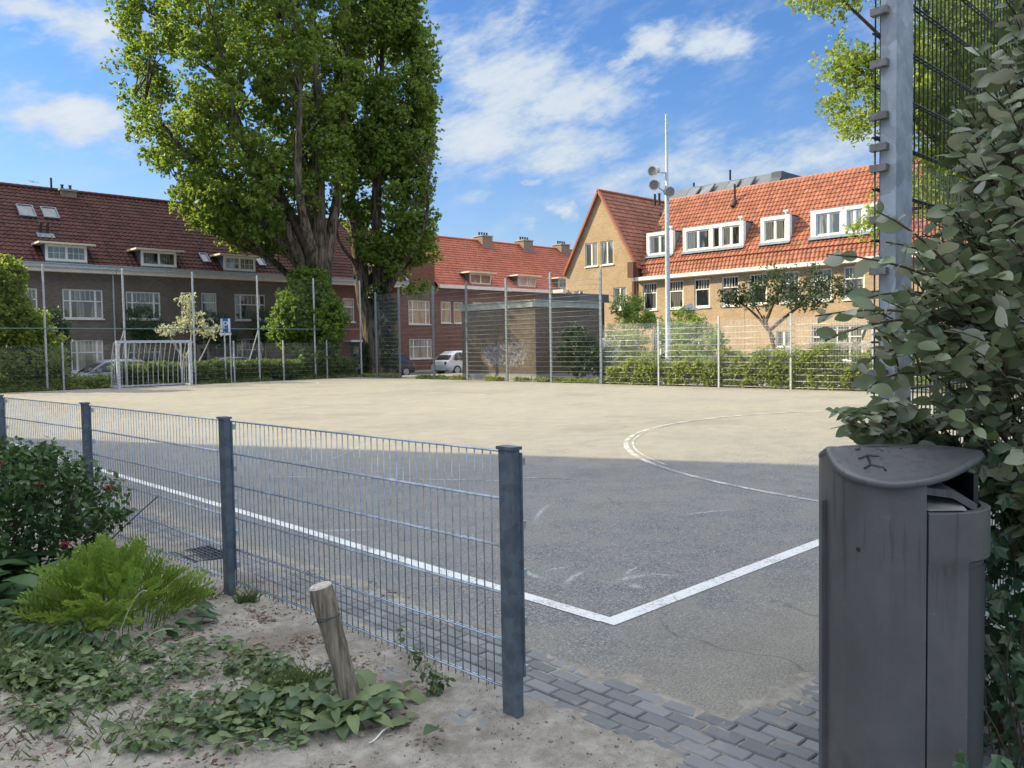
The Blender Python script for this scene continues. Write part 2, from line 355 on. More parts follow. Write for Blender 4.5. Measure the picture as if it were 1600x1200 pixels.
c_ = mixc(nt_, M(nt_, 'MULTIPLY', ramp(nt_, n1, .47, .66), .7), c_, (.145,.12,.097)); c_ = mixc(nt_, M(nt_,'MULTIPLY',ramp(nt_, n3, .62, .68),.5), c_, (.09,.07,.055))
nt_.links.new(c_, b_.inputs['Base Color']); sv(b_, rough=.95, spec=.15); bump(nt_, b_, M(nt_,'ADD',n3,n2), .7, .008)
m_pave, nt_, b_ = mat('concrete_paver'); p_ = pos(nt_)
g_ = N(nt_, 'ShaderNodeNewGeometry').outputs['Random Per Island']
c_ = mixc(nt_, g_, (.125,.133,.143), (.215,.222,.23)); f_ = noi(nt_, p_, 140, 4, .7); c_ = mixc(nt_, M(nt_,'MULTIPLY',ramp(nt_, f_, .4,.7),.4), c_, (.22,.22,.215))
c_ = mixc(nt_, M(nt_,'MULTIPLY',ramp(nt_, noi(nt_, p_, 6, 6, .7), .5, .75),.6), c_, (.30,.27,.225))
nt_.links.new(c_, b_.inputs['Base Color']); sv(b_, rough=.85, spec=.3); bump(nt_, b_, f_, .5, .003)
m_ground = simple('verge_ground', (.15,.14,.105), .95, var=.35, scale=.8, spec=.1, bmp=.5, bscale=20)
m_road = simple('road_asphalt', (.085,.085,.088), .9, var=.2, scale=1.5, spec=.2)
m_flag = simple('paving_flags', (.24,.235,.22), .9, var=.18, scale=3, spec=.2)
def galv(name, col, rough=.5, metal=.35, spang=26):
    m, nt, b = mat(name); p = pos(nt); sv(b, rough=rough, metal=metal)
    v = N(nt, 'ShaderNodeTexVoronoi', i={'Scale': float(spang), 'Vector': p}); s = N(nt, 'ShaderNodeSeparateColor', i={0: v.outputs['Color']}).outputs[0]
    f = M(nt, 'ADD', M(nt,'MULTIPLY',s,.35), noi(nt, p, 14, 6, .65))
    c = mixc(nt, ramp(nt, f, .4, 1.0), tuple(x*.72 for x in col), tuple(min(1,x*1.22) for x in col))
    st = N(nt, 'ShaderNodeMapping', i={'Vector': p, 'Scale': (22, 22, 1.6)}).outputs[0]
    c = mixc(nt, M(nt,'MULTIPLY',ramp(nt, noi(nt, st, 1, 5, .6), .55, .8),.3), c, tuple(x*.6 for x in col))
    nt.links.new(c, b.inputs['Base Color']); nt.links.new(M(nt, 'ADD', M(nt,'MULTIPLY',noi(nt, p, 30, 3),.3), rough-.12), b.inputs['Roughness']); return m
m_post = galv('coated_post', (.115,.145,.18), .5, .25); m_wire = galv('galvanised_wire', (.34,.40,.47), .42, .5); m_big = galv('weathered_galvanised', (.42,.46,.50), .5, .35, 9)
m_dark = galv('dark_rod', (.05,.068,.085), .5, .2); m_pole = galv('far_post', (.22,.26,.29), .5, .3); m_fwire = galv('far_wire', (.24,.27,.30), .5, .3); m_gal2 = galv('bright_galvanised', (.46,.50,.54), .45, .35)
m_white = simple('white_paint', (.74,.73,.69), .5, var=.06, scale=3); m_cream = simple('cream_paint', (.66,.61,.49), .55, var=.07, scale=3)
m_lead = simple('lead_flashing', (.16,.20,.25), .55, .2, var=.2, scale=4); m_black = simple('black_plastic', (.018,.018,.02), .5); m_concrete = simple('concrete', (.34,.34,.32), .9, var=.15, scale=3, bmp=.4)
m_lamp = simple('lamp_glass', (.20,.21,.22), .12, spec=.8); m_rubber = simple('rubber', (.02,.02,.021), .8)
m_bark = simple('poplar_bark', (.115,.095,.072), .95, var=.45, scale=3.5, spec=.1, bmp=1.0, bscale=9); 
m_bark, nt_, b_ = mat('poplar_bark'); p_ = pos(nt_); sv(b_, rough=.95, spec=.1); q_ = N(nt_, 'ShaderNodeMapping', i={'Vector': p_, 'Scale': (7,7,1.1)}).outputs[0]; f_ = noi(nt_, q_, 1, 7, .7)
c_ = mixc(nt_, ramp(nt_, f_, .38, .66), (.04,.032,.025), (.215,.18,.14)); nt_.links.new(mixc(nt_, M(nt_,'MULTIPLY',ramp(nt_, noi(nt_, p_, 1.2, 4), .5, .7),.4), c_, (.085,.095,.055)), b_.inputs['Base Color']); bump(nt_, b_, f_, 1.0, .12)
m_twig = simple('twig_bark', (.10,.075,.055), .9, var=.3, scale=12, spec=.15)
def brick(name, ca, cb, mortar, stain=0, graff=False):
    m, nt, b = mat(name); p = pos(nt); s = N(nt, 'ShaderNodeSeparateXYZ', i={0: p}).outputs
    v = N(nt, 'ShaderNodeCombineXYZ', i={0: M(nt,'ADD',s[0],s[1]), 1: s[2]}).outputs[0]
    t = N(nt, 'ShaderNodeTexBrick', i={'Vector': v, 'Scale': 1.0, 'Mortar Size': .006, 'Bias': 0.0, 'Brick Width': .215, 'Row Height': .066, 'Color1': (*ca,1), 'Color2': (*cb,1), 'Mortar': (*mortar,1)})
    f = noi(nt, p, .9, 6, .65); c = mixc(nt, M(nt,'MULTIPLY',ramp(nt, f, .35, .75),.35), t.outputs[0], tuple(x*.6 for x in ca))
    f2 = noi(nt, p, 7, 4, .6); c = mixc(nt, M(nt,'MULTIPLY',ramp(nt, f2, .45, .75),.3), c, tuple(min(1,x*1.35) for x in cb))
    if graff:                                   # washed-off chalk and paint on the lower wall
        band = M(nt, 'MULTIPLY', ramp(nt, s[2], .45, .8), ramp(nt, s[2], 1.9, 1.35)); gy = M(nt, 'MULTIPLY', ramp(nt, s[1], 25.6, 24.9), ramp(nt, s[1], 22.3, 22.8))
        q = noi(nt, p, 6.5, 6, .75); c = mixc(nt, M(nt,'MULTIPLY',M(nt,'MULTIPLY',band,gy),M(nt,'MULTIPLY',ramp(nt, q, .45, .62),.7)), c, (.36,.38,.43))
        c = mixc(nt, M(nt,'MULTIPLY',ramp(nt, s[2], .34, .26),.6), c, (.40,.42,.45))
    nt.links.new(c, b.inputs['Base Color']); sv(b, rough=.9, spec=.2); bump(nt, b, t.outputs['Fac'], -.4, .006); return m
m_brA = brick('grey_brown_brick', (.135,.105,.085), (.20,.16,.13), (.17,.155,.135)); m_brB = brick('dark_red_brick', (.16,.062,.045), (.235,.10,.072), (.17,.13,.11))
m_brC = brick('yellow_brick', (.36,.25,.15), (.455,.335,.215), (.38,.32,.245)); m_brS = brick('soot_brown_brick', (.10,.078,.062), (.155,.12,.096), (.12,.108,.095), graff=True)
m_chim = brick('chimney_brick', (.20,.155,.12), (.30,.235,.18), (.22,.20,.17))
def tilemat(name, ca, cb, moss=0.0, rough=.55):
    m, nt, b = mat(name); a = N(nt, 'ShaderNodeAttribute', attribute_name='tile').outputs['Vector']
    fl = N(nt, 'ShaderNodeVectorMath', operation='FLOOR'); nt.links.new(a, fl.inputs[0])
    w = N(nt, 'ShaderNodeTexWhiteNoise', noise_dimensions='2D'); nt.links.new(fl.outputs[0], w.inputs['Vector'])
    p = pos(nt); c = mixc(nt, w.outputs['Value'], ca, cb); f = noi(nt, p, .6, 6, .65)
    c = mixc(nt, M(nt,'MULTIPLY',ramp(nt, f, .42, .75),.45), c, tuple(x*.55 for x in ca)); c = mixc(nt, M(nt,'MULTIPLY',ramp(nt, noi(nt, p, 9, 4), .55, .8),.3), c, tuple(min(1,x*1.3) for x in cb))
    if moss: c = mixc(nt, M(nt,'MULTIPLY',ramp(nt, noi(nt, p, 1.3, 6, .7), .5, .7),moss), c, (.055,.06,.03))
    nt.links.new(c, b.inputs['Base Color']); sv(b, rough=rough, spec=.25); return m
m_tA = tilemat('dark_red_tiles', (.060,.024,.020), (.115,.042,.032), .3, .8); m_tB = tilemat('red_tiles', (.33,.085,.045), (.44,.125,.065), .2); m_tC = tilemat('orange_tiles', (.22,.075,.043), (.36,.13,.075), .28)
def glass(name, lo, hi, metal=.0, rough=.06):
    m, nt, b = mat(name); p = pos(nt); f = noi(nt, p, .9, 3, .6)
    q = N(nt, 'ShaderNodeSeparateXYZ', i={0: p}).outputs; xx = M(nt, 'ADD', q[0], q[1])
    fold = M(nt, 'ADD', M(nt, 'MULTIPLY', M(nt, 'SINE', M(nt, 'ADD', M(nt,'MULTIPLY',xx,44.0), M(nt,'MULTIPLY',f,9.0))), .3), .7)      # curtain folds behind the pane
    side = ramp(nt, noi(nt, N(nt, 'ShaderNodeCombineXYZ', i={0: M(nt,'MULTIPLY',xx,1.0), 1: M(nt,'MULTIPLY',q[2],.22)}).outputs[0], 1.5, 2), .46, .54)
    nt.links.new(mixc(nt, M(nt, 'MULTIPLY', side, fold), lo, hi), b.inputs['Base Color']); sv(b, rough=rough, metal=metal, spec=.9); bump(nt, b, noi(nt, p, 1.4, 2), .06, .02); return m
m_gl = glass('window_glass', (.018,.022,.022), (.17,.17,.155)); m_glc = glass('curtained_glass', (.16,.16,.14), (.34,.33,.29)); m_glw = glass('net_curtain_glass', (.07,.085,.09), (.30,.31,.30)); m_glg = glass('painted_green_reflection_glass', (.06,.075,.045), (.15,.17,.12))  # the green glass has its reflection painted into the pane colour
m_glb = glass('rooflight_glass', (.07,.085,.10), (.12,.14,.16), .1, .25); m_carg = glass('car_glass', (.02,.024,.028), (.05,.055,.06), 0, .04)
def carpaint(name, col, metal=.3):
    m, nt, b = mat(name); sv(b, col, .32, metal); b.inputs['Coat Weight'].default_value = .6; b.inputs['Coat Roughness'].default_value = .06; return m

# ================================================================== the ground
def hnoise(x, y, s): return noise.noise(Vector((x*s, y*s, 3.3)))
def soil_h(u, v):
    if u > -.56 and v > -1.06:                      # wind-blown sand feathering over the asphalt edge
        d = min(u+.56, 1e9) if v > 1.5 else min(u+.56, v+1.06)
        return .004+.012*hnoise(u, v, 2.3)+.010*hnoise(u, v, 7)-.10*d if d < .6 else -.05
    pav = (u > -1.02 and v > -1.1) or (v > -2.15 and v <= -1.1 and u > -1.12)
    h = .5*hnoise(u, v, 1.1)+.35*hnoise(u, v, 3.7)+.2*hnoise(u, v, 11)
    if pav:
        edge = max(0, 1-(u+1.02)/.13) if v > -1.1 else max(max(0, 1-(u+1.12)/.12), max(0, 1-(v+2.15)/.25))
        return -.0055+(.0035 if v > .6 else 0)+.021*h+.022*edge+.012*max(0, 1-abs(max(u+.56 if v > -1.06 else -9, v+1.06 if u > -.56 else -9))/.16)
    d = min(1, max(0, (-1.35-u)/1.2))
    return .012+.02*h+.05*d*(1 if v > 0 else max(0, 1+v/1.2))
g = G(); us = np.arange(-7, 3.2, .032); vs = np.arange(-4, 9.6, .032)
g.grid(np.array([[(u, v, soil_h(u, v)+.005*hnoise(u, v, 42)+.006*hnoise(u, v, 19)) for v in vs] for u in us]))
structure(g.build('sandy_ground', m_soil, smooth=True))
g = G(); n = 60; th = np.linspace(0, 2*PI, n, endpoint=False)     # one sheet to the horizon, under everything
g.add([(0,0,-.4)]+[(4500*math.cos(a), 4500*math.sin(a), -.4) for a in th], [], ) ; g.f.setdefault(3, []).append(np.array([(0, i+1, (i+1) % n+1) for i in range(n)]))
structure(g.build('ground', m_ground))
def slab(name, m, x0, x1, y0, y1, z, jit=0, step=.15):
    g = G(); P = []
    def side(a, b, f):
        k = max(1, int(abs(b-a)/step)) if jit else 1
        for i in range(k): P.append(f(a+(b-a)*i/k))
    j = lambda t: jit*(hnoise(t, 1.7, 2.3)+.6*hnoise(t, 5.1, 9))
    side(x0, x1, lambda t: (t, y0+j(t), z)); side(y0, y1, lambda t: (x1, t, z)); side(x1, x0, lambda t: (t, y1, z)); side(y1, y0, lambda t: (x0+j(t+50), t, z))
    k = len(P); g.add(P+[(x, y, z-.1) for x, y, _ in P], [(i, (i+1) % k, (i+1) % k+k, i+k)[::-1] for i in range(k)]); g.f.setdefault(k, []).append(np.array([tuple(range(k))]))
    return structure(g.build(name, m))
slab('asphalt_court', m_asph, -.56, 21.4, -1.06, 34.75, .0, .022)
slab('verge', m_soil, -9.2, 21.35, 34.76, 38, -.02); slab('side_verge', m_soil, 21.41, 28, -6, 34.7, -.02); slab('road', m_road, -40, 70, 38.2, 43, -.27); slab('pavement', m_flag, -40, 70, 43.05, 46, -.15)
slab('side_road', m_road, 28.2, 38, -60, 38.1, -.275); slab('side_pavement', m_flag, 38.05, 43.5, -60, 38.1, -.16)
# concrete pavers, each one a bevelled block
g = G()
def paver(u0, v0, lu, lv):
    e = .004; dz = random.gauss(0, .0014); tx, ty = random.gauss(0, .008), random.gauss(0, .008); b = .005
    def P(x, y, z): return (u0+x, v0+y, z+dz+tx*(x-lu/2)+ty*(y-lv/2))
    V = [P(e,e,-.05),P(lu-e,e,-.05),P(lu-e,lv-e,-.05),P(e,lv-e,-.05),P(e,e,-.001),P(lu-e,e,-.001),P(lu-e,lv-e,-.001),P(e,lv-e,-.001),P(e+b,e+b,.005),P(lu-e-b,e+b,.005),P(lu-e-b,lv-e-b,.005),P(e+b,lv-e-b,.005)]
    g.add(V, [(0,1,5,4),(1,2,6,5),(2,3,7,6),(3,0,4,7),(4,5,9,8),(5,6,10,9),(6,7,11,10),(7,4,8,11),(8,9,10,11)])
row = 0
for k in range(-4, 46):
    u0 = -1.13+.082*k
    if u0 > 2.6: break
    off = (k % 2)*.082
    v0 = -2.25+off
    while v0 < 8:
        inside = (u0 < -.60) or (v0+.164 < -1.065)
        if inside and u0+.082 < 2.7: paver(u0, v0, .082, .164)
        elif u0 >= -.60 and v0 < -1.09: paver(u0, v0, .082, -1.065-v0)
        v0 += .164
structure(g.build('brick_paving', m_pave))
# painted markings
def strip(g, pts, w, z=.004):
    pts = arr(*[(*p, 0) for p in pts]); T = np.gradient(pts, axis=0); T /= np.linalg.norm(T, axis=1)[:, None]; S = np.stack([-T[:,1], T[:,0], T[:,2]], 1)
    V = np.stack([pts+S*w/2, pts-S*w/2], 1); V[..., 2] = z; g.grid(V)
g = G(); g.add([(0,-.012,.004),(20.2,-.012,.004),(20.2,.09,.004),(0,.09,.004)], [(0,1,2,3)]); g.add([(-.01,.09,.0041),(.085,.09,.0041),(.085,33.4,.0041),(-.01,33.4,.0041)], [(0,1,2,3)])
structure(g.build('line_markings', m_line))
g = G()
for x0, x1, y0, y1 in ((20.12,20.2,.085,33.4),(.08,20.12,33.32,33.4),(.08,20.12,16.66,16.73)): g.add([(x0,y0,.004),(x1,y0,.004),(x1,y1,.004),(x0,y1,.004)], [(0,1,2,3)])
a = np.linspace(0.02, PI-.02, 90)
strip(g, [(10.4+6.42*math.cos(q), -.05+6.42*math.sin(q)) for q in a], .075); strip(g, [(10.4+6.26*math.cos(q), .02+6.26*math.sin(q)) for q in a[30:75]], .03, .0045)
strip(g, [(10.4+6.42*math.cos(q), 33.4-6.42*math.sin(q)) for q in a], .07)
for p0, p1 in (((2.6,7.1),(3.9,8.2)),((1.2,6.4),(2.9,3.9)),((3.1,4.0),(3.5,3.4)),((10.6,3.2),(10.9,2.7)),((5.6,12.0),(6.4,12.3))): strip(g, [p0, p1], .03)
structure(g.build('worn_line_markings', m_linew))

# ================================================================== facade kit
class Fac:
    def __init__(s, o, r, n): s.o, s.r, s.n = arr(*o), arr(*r), arr(*n)
    def p(s, a, z, d=0.0): return s.o+s.r*a+s.n*d+arr(0,0,z)
    def bar(s, g, a0, a1, z0, z1, d0, d1): g.obox(s.o, s.r, arr(0,0,1), s.n, (a0,a1), (z0,z1), (d0,d1))
def wall(g, fr, outer, holes=(), dep=.13):
    loops = [outer]+[[(h[0],h[2]),(h[1],h[2]),(h[1],h[3]),(h[0],h[3])] for h in holes]
    flat = [q for l in loops for q in l]
    tri = tessellate_polygon([[Vector((a, z, 0)) for a, z in l] for l in loops])
    V = [fr.p(a, z) for a, z in flat]; g.add(V, np.array(tri))
    for l in loops[1:]:
        for i in range(4):
            (a, z), (c, w) = l[i], l[(i+1) % 4]; g.add([fr.p(a,z), fr.p(c,w), fr.p(c,w,-dep), fr.p(a,z,-dep)], [(0,1,2,3)])
def window(par, fr, h, kind, gl, m=None, name='window', sill=True, proud=-.05, fw=.075):
    a0, a1, z0, z1 = h; m = m or m_white; g = G(); d0, d1 = proud-.07, proud
    B = lambda x0, x1, y0, y1, dd=0: fr.bar(g, x0, x1, y0, y1, d0, d1-dd)
    B(a0, a0+fw, z0, z1); B(a1-fw, a1, z0, z1); B(a0+fw, a1-fw, z0, z0+fw); B(a0+fw, a1-fw, z1-fw, z1)
    w, H = a1-a0, z1-z0; t = .022
    if kind == 'dh' or kind == 'five':
        zt = z0+H*.63; B(a0+fw, a1-fw, zt-.035, zt+.035, .004)
        if kind == 'dh':
            for q in (.2,.8): B(a0+w*q-t/2, a0+w*q+t/2, zt+.035, z1-fw, .012)
        else:
            for q in (.26,.42,.58,.74): B(a0+w*q-t*.7, a0+w*q+t*.7, zt+.035, z1-fw, .012)
            B(a0+fw, a0+fw+.05, z0+fw, zt-.035, .008); B(a1-fw-.05, a1-fw, z0+fw, zt-.035, .008); B(a0+fw+.05, a1-fw-.05, z0+fw, z0+fw+.05, .008)
    elif kind == 'tri':
        zt = z0+H*.6
        for q in (.19,.81): B(a0+w*q-.05, a0+w*q+.05, z0+fw, z1-fw, .003)
        for x0, x1 in ((a0+fw, a0+w*.19-.05), (a0+w*.19+.05, a0+w*.81-.05), (a0+w*.81+.05, a1-fw)): B(x0, x1, zt-.03, zt+.03, .008)
        for k in range(1, 5): x = a0+w*(.19+.62*k/5); B(x-t/2, x+t/2, zt+.03, z1-fw, .014)
    elif kind in ('two', 'six', 'sash'):
        c = (a0+a1)/2; B(c-.06, c+.06, z0+fw, z1-fw, .002)
        if kind == 'sash':
            for x0, x1 in ((a0+fw, c-.06), (c+.06, a1-fw)):
                B(x0, x0+.04, z0+fw, z1-fw, .02); B(x1-.04, x1, z0+fw, z1-fw, .02); B(x0+.04, x1-.04, z0+fw, z0+fw+.04, .02); B(x0+.04, x1-.04, z1-fw-.04, z1-fw, .02)
        if kind == 'six':
            for x0, x1 in ((a0+fw, c-.06), (c+.06, a1-fw)):
                for k in (1, 2): x = x0+(x1-x0)*k/3; B(x-t/2, x+t/2, z0+fw, z1-fw, .02)
                zc = (z0+z1)/2; B(x0, x1, zc-t/2, zc+t/2, .024)
    elif kind == 'shop':
        zt = z0+H*.68; B(a0+fw, a1-fw, zt-.03, zt+.03, .006)
        for k in range(1, 4): x = a0+w*k/4; B(x-.03, x+.03, z0+fw, z1-fw, .003)
    o = g.build(name, m, par)
    g = G(); g.add([fr.p(a0+.02, z0+.02, d0+.03), fr.p(a1-.02, z0+.02, d0+.03), fr.p(a1-.02, z1-.02, d0+.03), fr.p(a0+.02, z1-.02, d0+.03)], [(0,1,2,3)]); g.build('pane', gl, o)
    if sill:
        g = G(); fr.bar(g, a0-.05, a1+.05, z0-.07, z0-.004, d0, .07); g.build('sill', m if sill is True else sill, o)
    return o
def tiles(g, o, er, es, L, S, w=.27, rl=.35, amp=.04, clip=None):
    o, er, es = map(lambda q: np.asarray(q, float), (o, er, es)); en = np.cross(er, es); en /= np.linalg.norm(en)
    if en[2] < 0: en = -en
    nt_, nr = int(round(L/w)), max(1, int(round(S/rl))); w = L/nt_; rl = S/nr; K = 6
    x = np.arange(nt_*K+1)/K; ph = x % 1; prof = amp*(.55*np.sin(2*PI*ph)+.45*np.abs(np.sin(PI*ph)))
    rows = []; T = []
    for r in range(nr):
        for e, h in ((0.0, .042), (1.0, .002)):
            y = (r+e)*rl-(.03 if e == 0 else 0)
            rows.append(o+er*(x*w)[:, None]+es*y+en*(prof+h)[:, None]); T.append(np.stack([x-1e-3, np.full_like(x, r+.5), 0*x], 1))
    V, T = np.array(rows), np.array(T)
    if clip is None: g.grid(V, T)
    else:
        a, b = V.shape[:2]; i = np.arange(a-1)[:, None]*b; j = np.arange(b-1)[None]
        F = np.stack([i+j, i+j+1, i+b+j+1, i+b+j], -1).reshape(-1, 4); P = V.reshape(-1, 3); g.add(P, F[clip(P[F].mean(1))], tile=T.reshape(-1, 3))
def ridge_caps(g, a, b, r=.12, L=.36):
    a, b = arr(*a), arr(*b); n = int(np.linalg.norm(b-a)/L); d = (b-a)/n
    for i in range(n): g.tube([a+d*i-d*.06, a+d*(i+1)], [r*1.06, r*.94], 8)
def chimney(par, x0, x1, y0, y1, z0, z1, pots=3, axis=0):
    g = G(); g.box((x0,y0,z0),(x1,y1,z1)); c = g.build('chimney', m_chim, par)
    g = G(); g.box((x0-.06,y0-.06,z1),(x1+.06,y1+.06,z1+.10)); g.build('chimney_cap', m_concrete, c)
    for k in range(pots):
        g = G(); t = (k+.5)/pots; p = (x0+(x1-x0)*t, (y0+y1)/2) if axis == 0 else ((x0+x1)/2, y0+(y1-y0)*t)
        g.lathe([(.085,0),(.075,.26),(.10,.28),(.10,.31),(.05,.31)], (*p, z1+.10), 8); g.build('chimney_pot', m_black, c)
    g = G(); g.box((x0-.12,y0-.28,z0+.0),(x1+.12,y0-.003,z0+.32)); g.build('flashing', m_lead, c)
    return c

# ------------------------------------------------------------------ terrace along the far side of the pitch (three houses under one roof line)
FL = Fac((0,45,0), (1,0,0), (0,-1,0)); ES = unit((0,5.4,4.75)); EN = unit((0,-4.75,5.4)); ER = arr(1,0,0)
def roofpt(s, t, h=0.0): return arr(s, 44.62, 6.2)+ES*t+EN*h
def zslope(z): return (z-6.2)/4.75*7.19
def left_dormer(par, a0, a1, kind, gl):
    z0, z1 = 6.36, 7.22; g = G(); yf = 44.72
    def depth(z): return 44.62+(z-6.2)*5.4/4.75
    for a in (a0+.02, a1-.02):
        g.add([(a, yf, z0-.15), (a, depth(z0-.15)+.1, z0-.15), (a, depth(z1)+.1, z1), (a, yf, z1)], [(0,1,2,3)])
    g.box((a0-.02, yf-.09, z0-.12), (a1+.02, yf+.02, z0-.001)); d = g.build('dormer', m_lead, par)
    f = Fac((0,yf,0), (1,0,0), (0,-1,0)); window(d, f, (a0, a1, z0, z1), kind, gl, name='dormer_window', sill=False, proud=.06, fw=.13)
    g = G(); g.box((a0-.36, yf-.38, z1+.004), (a1+.36, depth(z1)+.35, z1+.10)); g.build('dormer_roof', m_cream, d)
    return d
def rooflight(par, s, t, w, l, gl=None, m=None):
    g = G(); o = roofpt(s, t, .05); b = .07
    for r1, r2 in (((0,w),(0,b)),((0,w),(l-b,l)),((0,b),(b,l-b)),((w-b,w),(b,l-b))): g.obox(o, ER, ES, EN, r1, r2, (0,.09))
    f = g.build('rooflight', m or m_lead, par); g = G(); g.obox(o, ER, ES, EN, (b,w-b), (b,l-b), (.02,.05)); g.build('rooflight_pane', gl or m_glb, f)
def left_house(label, a0, a1, mb, wins, dormers, extra=None, endwall=False):
    t = thing('terraced_house', label, 'house', ((a0+a1)/2, 45, -.15), 'terraced houses along the far street')
    g = G(); wall(g, FL, [(a0,-.15),(a1,-.15),(a1,6.15),(a0,6.15)], [w[:4] for w in wins])
    g2 = G(); g2.add([(a0,54.9,-.15),(a1,54.9,-.15),(a1,54.9,6.2),(a0,54.9,6.2)], [(0,1,2,3)]); g2.build('rear_wall', mb, t)
    for a in ([a1] if endwall else [])+([a0] if a0 < 5 else []):
        g.add([(a,45,-.15),(a,55,-.15),(a,55,6.2),(a,50,10.9),(a,45,6.2)], [(0,1,2,3,4)])
    g.build('wall', mb, t)
    g = G(); g.box((a0,45.0,.0),(a1,45.02,.01)) if False else None
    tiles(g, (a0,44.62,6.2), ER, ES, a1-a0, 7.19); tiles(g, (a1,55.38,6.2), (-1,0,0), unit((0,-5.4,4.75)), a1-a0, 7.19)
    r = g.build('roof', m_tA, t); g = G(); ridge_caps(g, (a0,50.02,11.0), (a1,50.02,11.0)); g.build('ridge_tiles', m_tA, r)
    g = G(); g.box((a0,44.42,6.02),(a1,44.62,6.20)); g.box((a0,44.36,6.20),(a1,44.64,6.235)); g.build('gutter', m_gal2, t)
    g = G(); g.box((a0,44.50,5.80),(a1,44.997,6.02)); g.build('eaves_board', m_cream, t)
    for w in wins:
        if w[4] == 'door':
            h = w[:4]; g = G(); FL.bar(g, h[0]+.06, h[1]-.06, h[2], h[3]-.06, -.12, -.07); d = g.build('door', w[5], t)
            g = G(); FL.bar(g, h[0]+.25, h[1]-.25, h[2]+1.1, h[3]-.3, -.069, -.062); g.build('door_pane', m_gl, d)
            g = G(); FL.bar(g, h[0]-.45, h[1]+.45, h[3]+.03, h[3]+.16, .003, .75); g.build('door_canopy', m_white, t)
        else: window(t, FL, w[:4], w[4], w[5], sill=w[6] if len(w) > 6 else True)
    for d in dormers: left_dormer(t, *d)
    return t
bm_door = simple('dark_door_paint', (.03,.035,.03), .45); bm_door2 = simple('pale_door_paint', (.42,.40,.34), .5)
h1 = left_house('grey-brown brick terraced house with two rooflights and twin black vent pipes in the tiles', 1.0, 12.11, m_brA,
    [(2.6,4.6,3.38,4.95,'tri',m_gl),(7.21,8.34,3.38,4.93,'dh',m_glg),(9.52,11.52,3.38,4.95,'tri',m_gl),(9.82,11.45,.55,2.24,'tri',m_glc),(6.4,7.9,.55,2.2,'tri',m_gl),(8.4,9.3,-.1,2.1,'door',bm_door)],
    [(8.71,10.71,'six',m_glg),(2.6,4.6,'two',m_gl)])
rooflight(h1, 8.32, zslope(8.92), .82, 1.12); rooflight(h1, 9.5, zslope(8.95), .80, 1.05)
chimney(h1, 10.9, 11.75, 49.55, 50.6, 9.9, 10.95, 2)
g = G()
for s in (9.05, 9.37): b = roofpt(s, zslope(8.0), .02); g.tube([b, b+arr(0,-.02,.42)], .065, 8); g.tube([b+arr(0,-.02,.42), b+arr(0,-.02,.58)], .09, 8)
g.build('vent_pipes', m_black, h1)
g = G(); g.obox(roofpt(8.8, zslope(7.72), .045), ER, ES, EN, (0,.85), (0,.38), (0,.02)); g.build('vent_flashing', m_lead, h1)
g = G(); g.tube([(10.5,49.9,10.9),(10.5,49.9,11.65)], .06, 8); g.build('vent_stack', m_black, h1)
g = G(); g.tube([(12.06,44.93,6.0),(12.06,44.93,0)], .05, 8); g.build('downpipe', m_gal2, h1)
h2 = left_house('grey-brown brick terraced house with a plain two-light dormer and a small latticed dormer', 12.13, 23.06, m_brA,
    [(12.72,14.6,3.38,4.92,'tri',m_gl),(15.77,16.6,3.42,4.97,'dh',m_gl),(16.99,17.92,3.44,4.98,'dh',m_glg),(19.04,21.06,3.39,4.98,'tri',m_gl),(12.72,14.58,.6,2.15,'tri',m_glw),(19.08,21.05,.55,2.26,'tri',m_glw),(15.2,16.15,-.1,1.98,'door',bm_door),(16.6,17.5,-.1,1.98,'door',bm_door2)],
    [(13.5,15.46,'two',m_gl),(18.28,20.29,'six',m_glw)])
rooflight(h2, 17.25, zslope(6.75), .5, .9); rooflight(h2, 20.8, zslope(6.75), .5, .95); rooflight(h2, 19.6, zslope(8.6), .8, 1.1)
g = G(); g.tube([(23.0,44.93,6.0),(23.0,44.93,0)], .05, 8); g.build('downpipe', m_gal2, h2)
h3 = left_house('dark red brick end house of the terrace, behind the two big tree trunks', 23.08, 31.8, m_brB,
    [(23.9,25.7,3.38,4.95,'tri',m_gl),(26.66,27.57,3.35,4.95,'dh',m_glc),(29.6,30.75,3.33,4.95,'two',m_glw),(23.9,25.6,.5,2.15,'tri',m_glw),(27.2,28.1,-.1,1.95,'door',bm_door),(29.4,30.8,.5,2.15,'tri',m_gl)],
    [(28.6,30.4,'two',m_glw)], endwall=True)
chimney(h3, 24.2, 25.1, 49.55, 50.6, 9.9, 11.0, 2)
g = G(); FL.bar(g, 28.35, 28.75, 1.0, 1.6, .003, .05); g.build('wall_box', m_white, h3)
g = G(); g.obox(arr(31.82,44.6,6.25), (0,5.4,4.75), (1,0,0), EN, (0,1), (-.12,.04), (.0,.09)); g.build('verge_flashing', m_lead, h3)
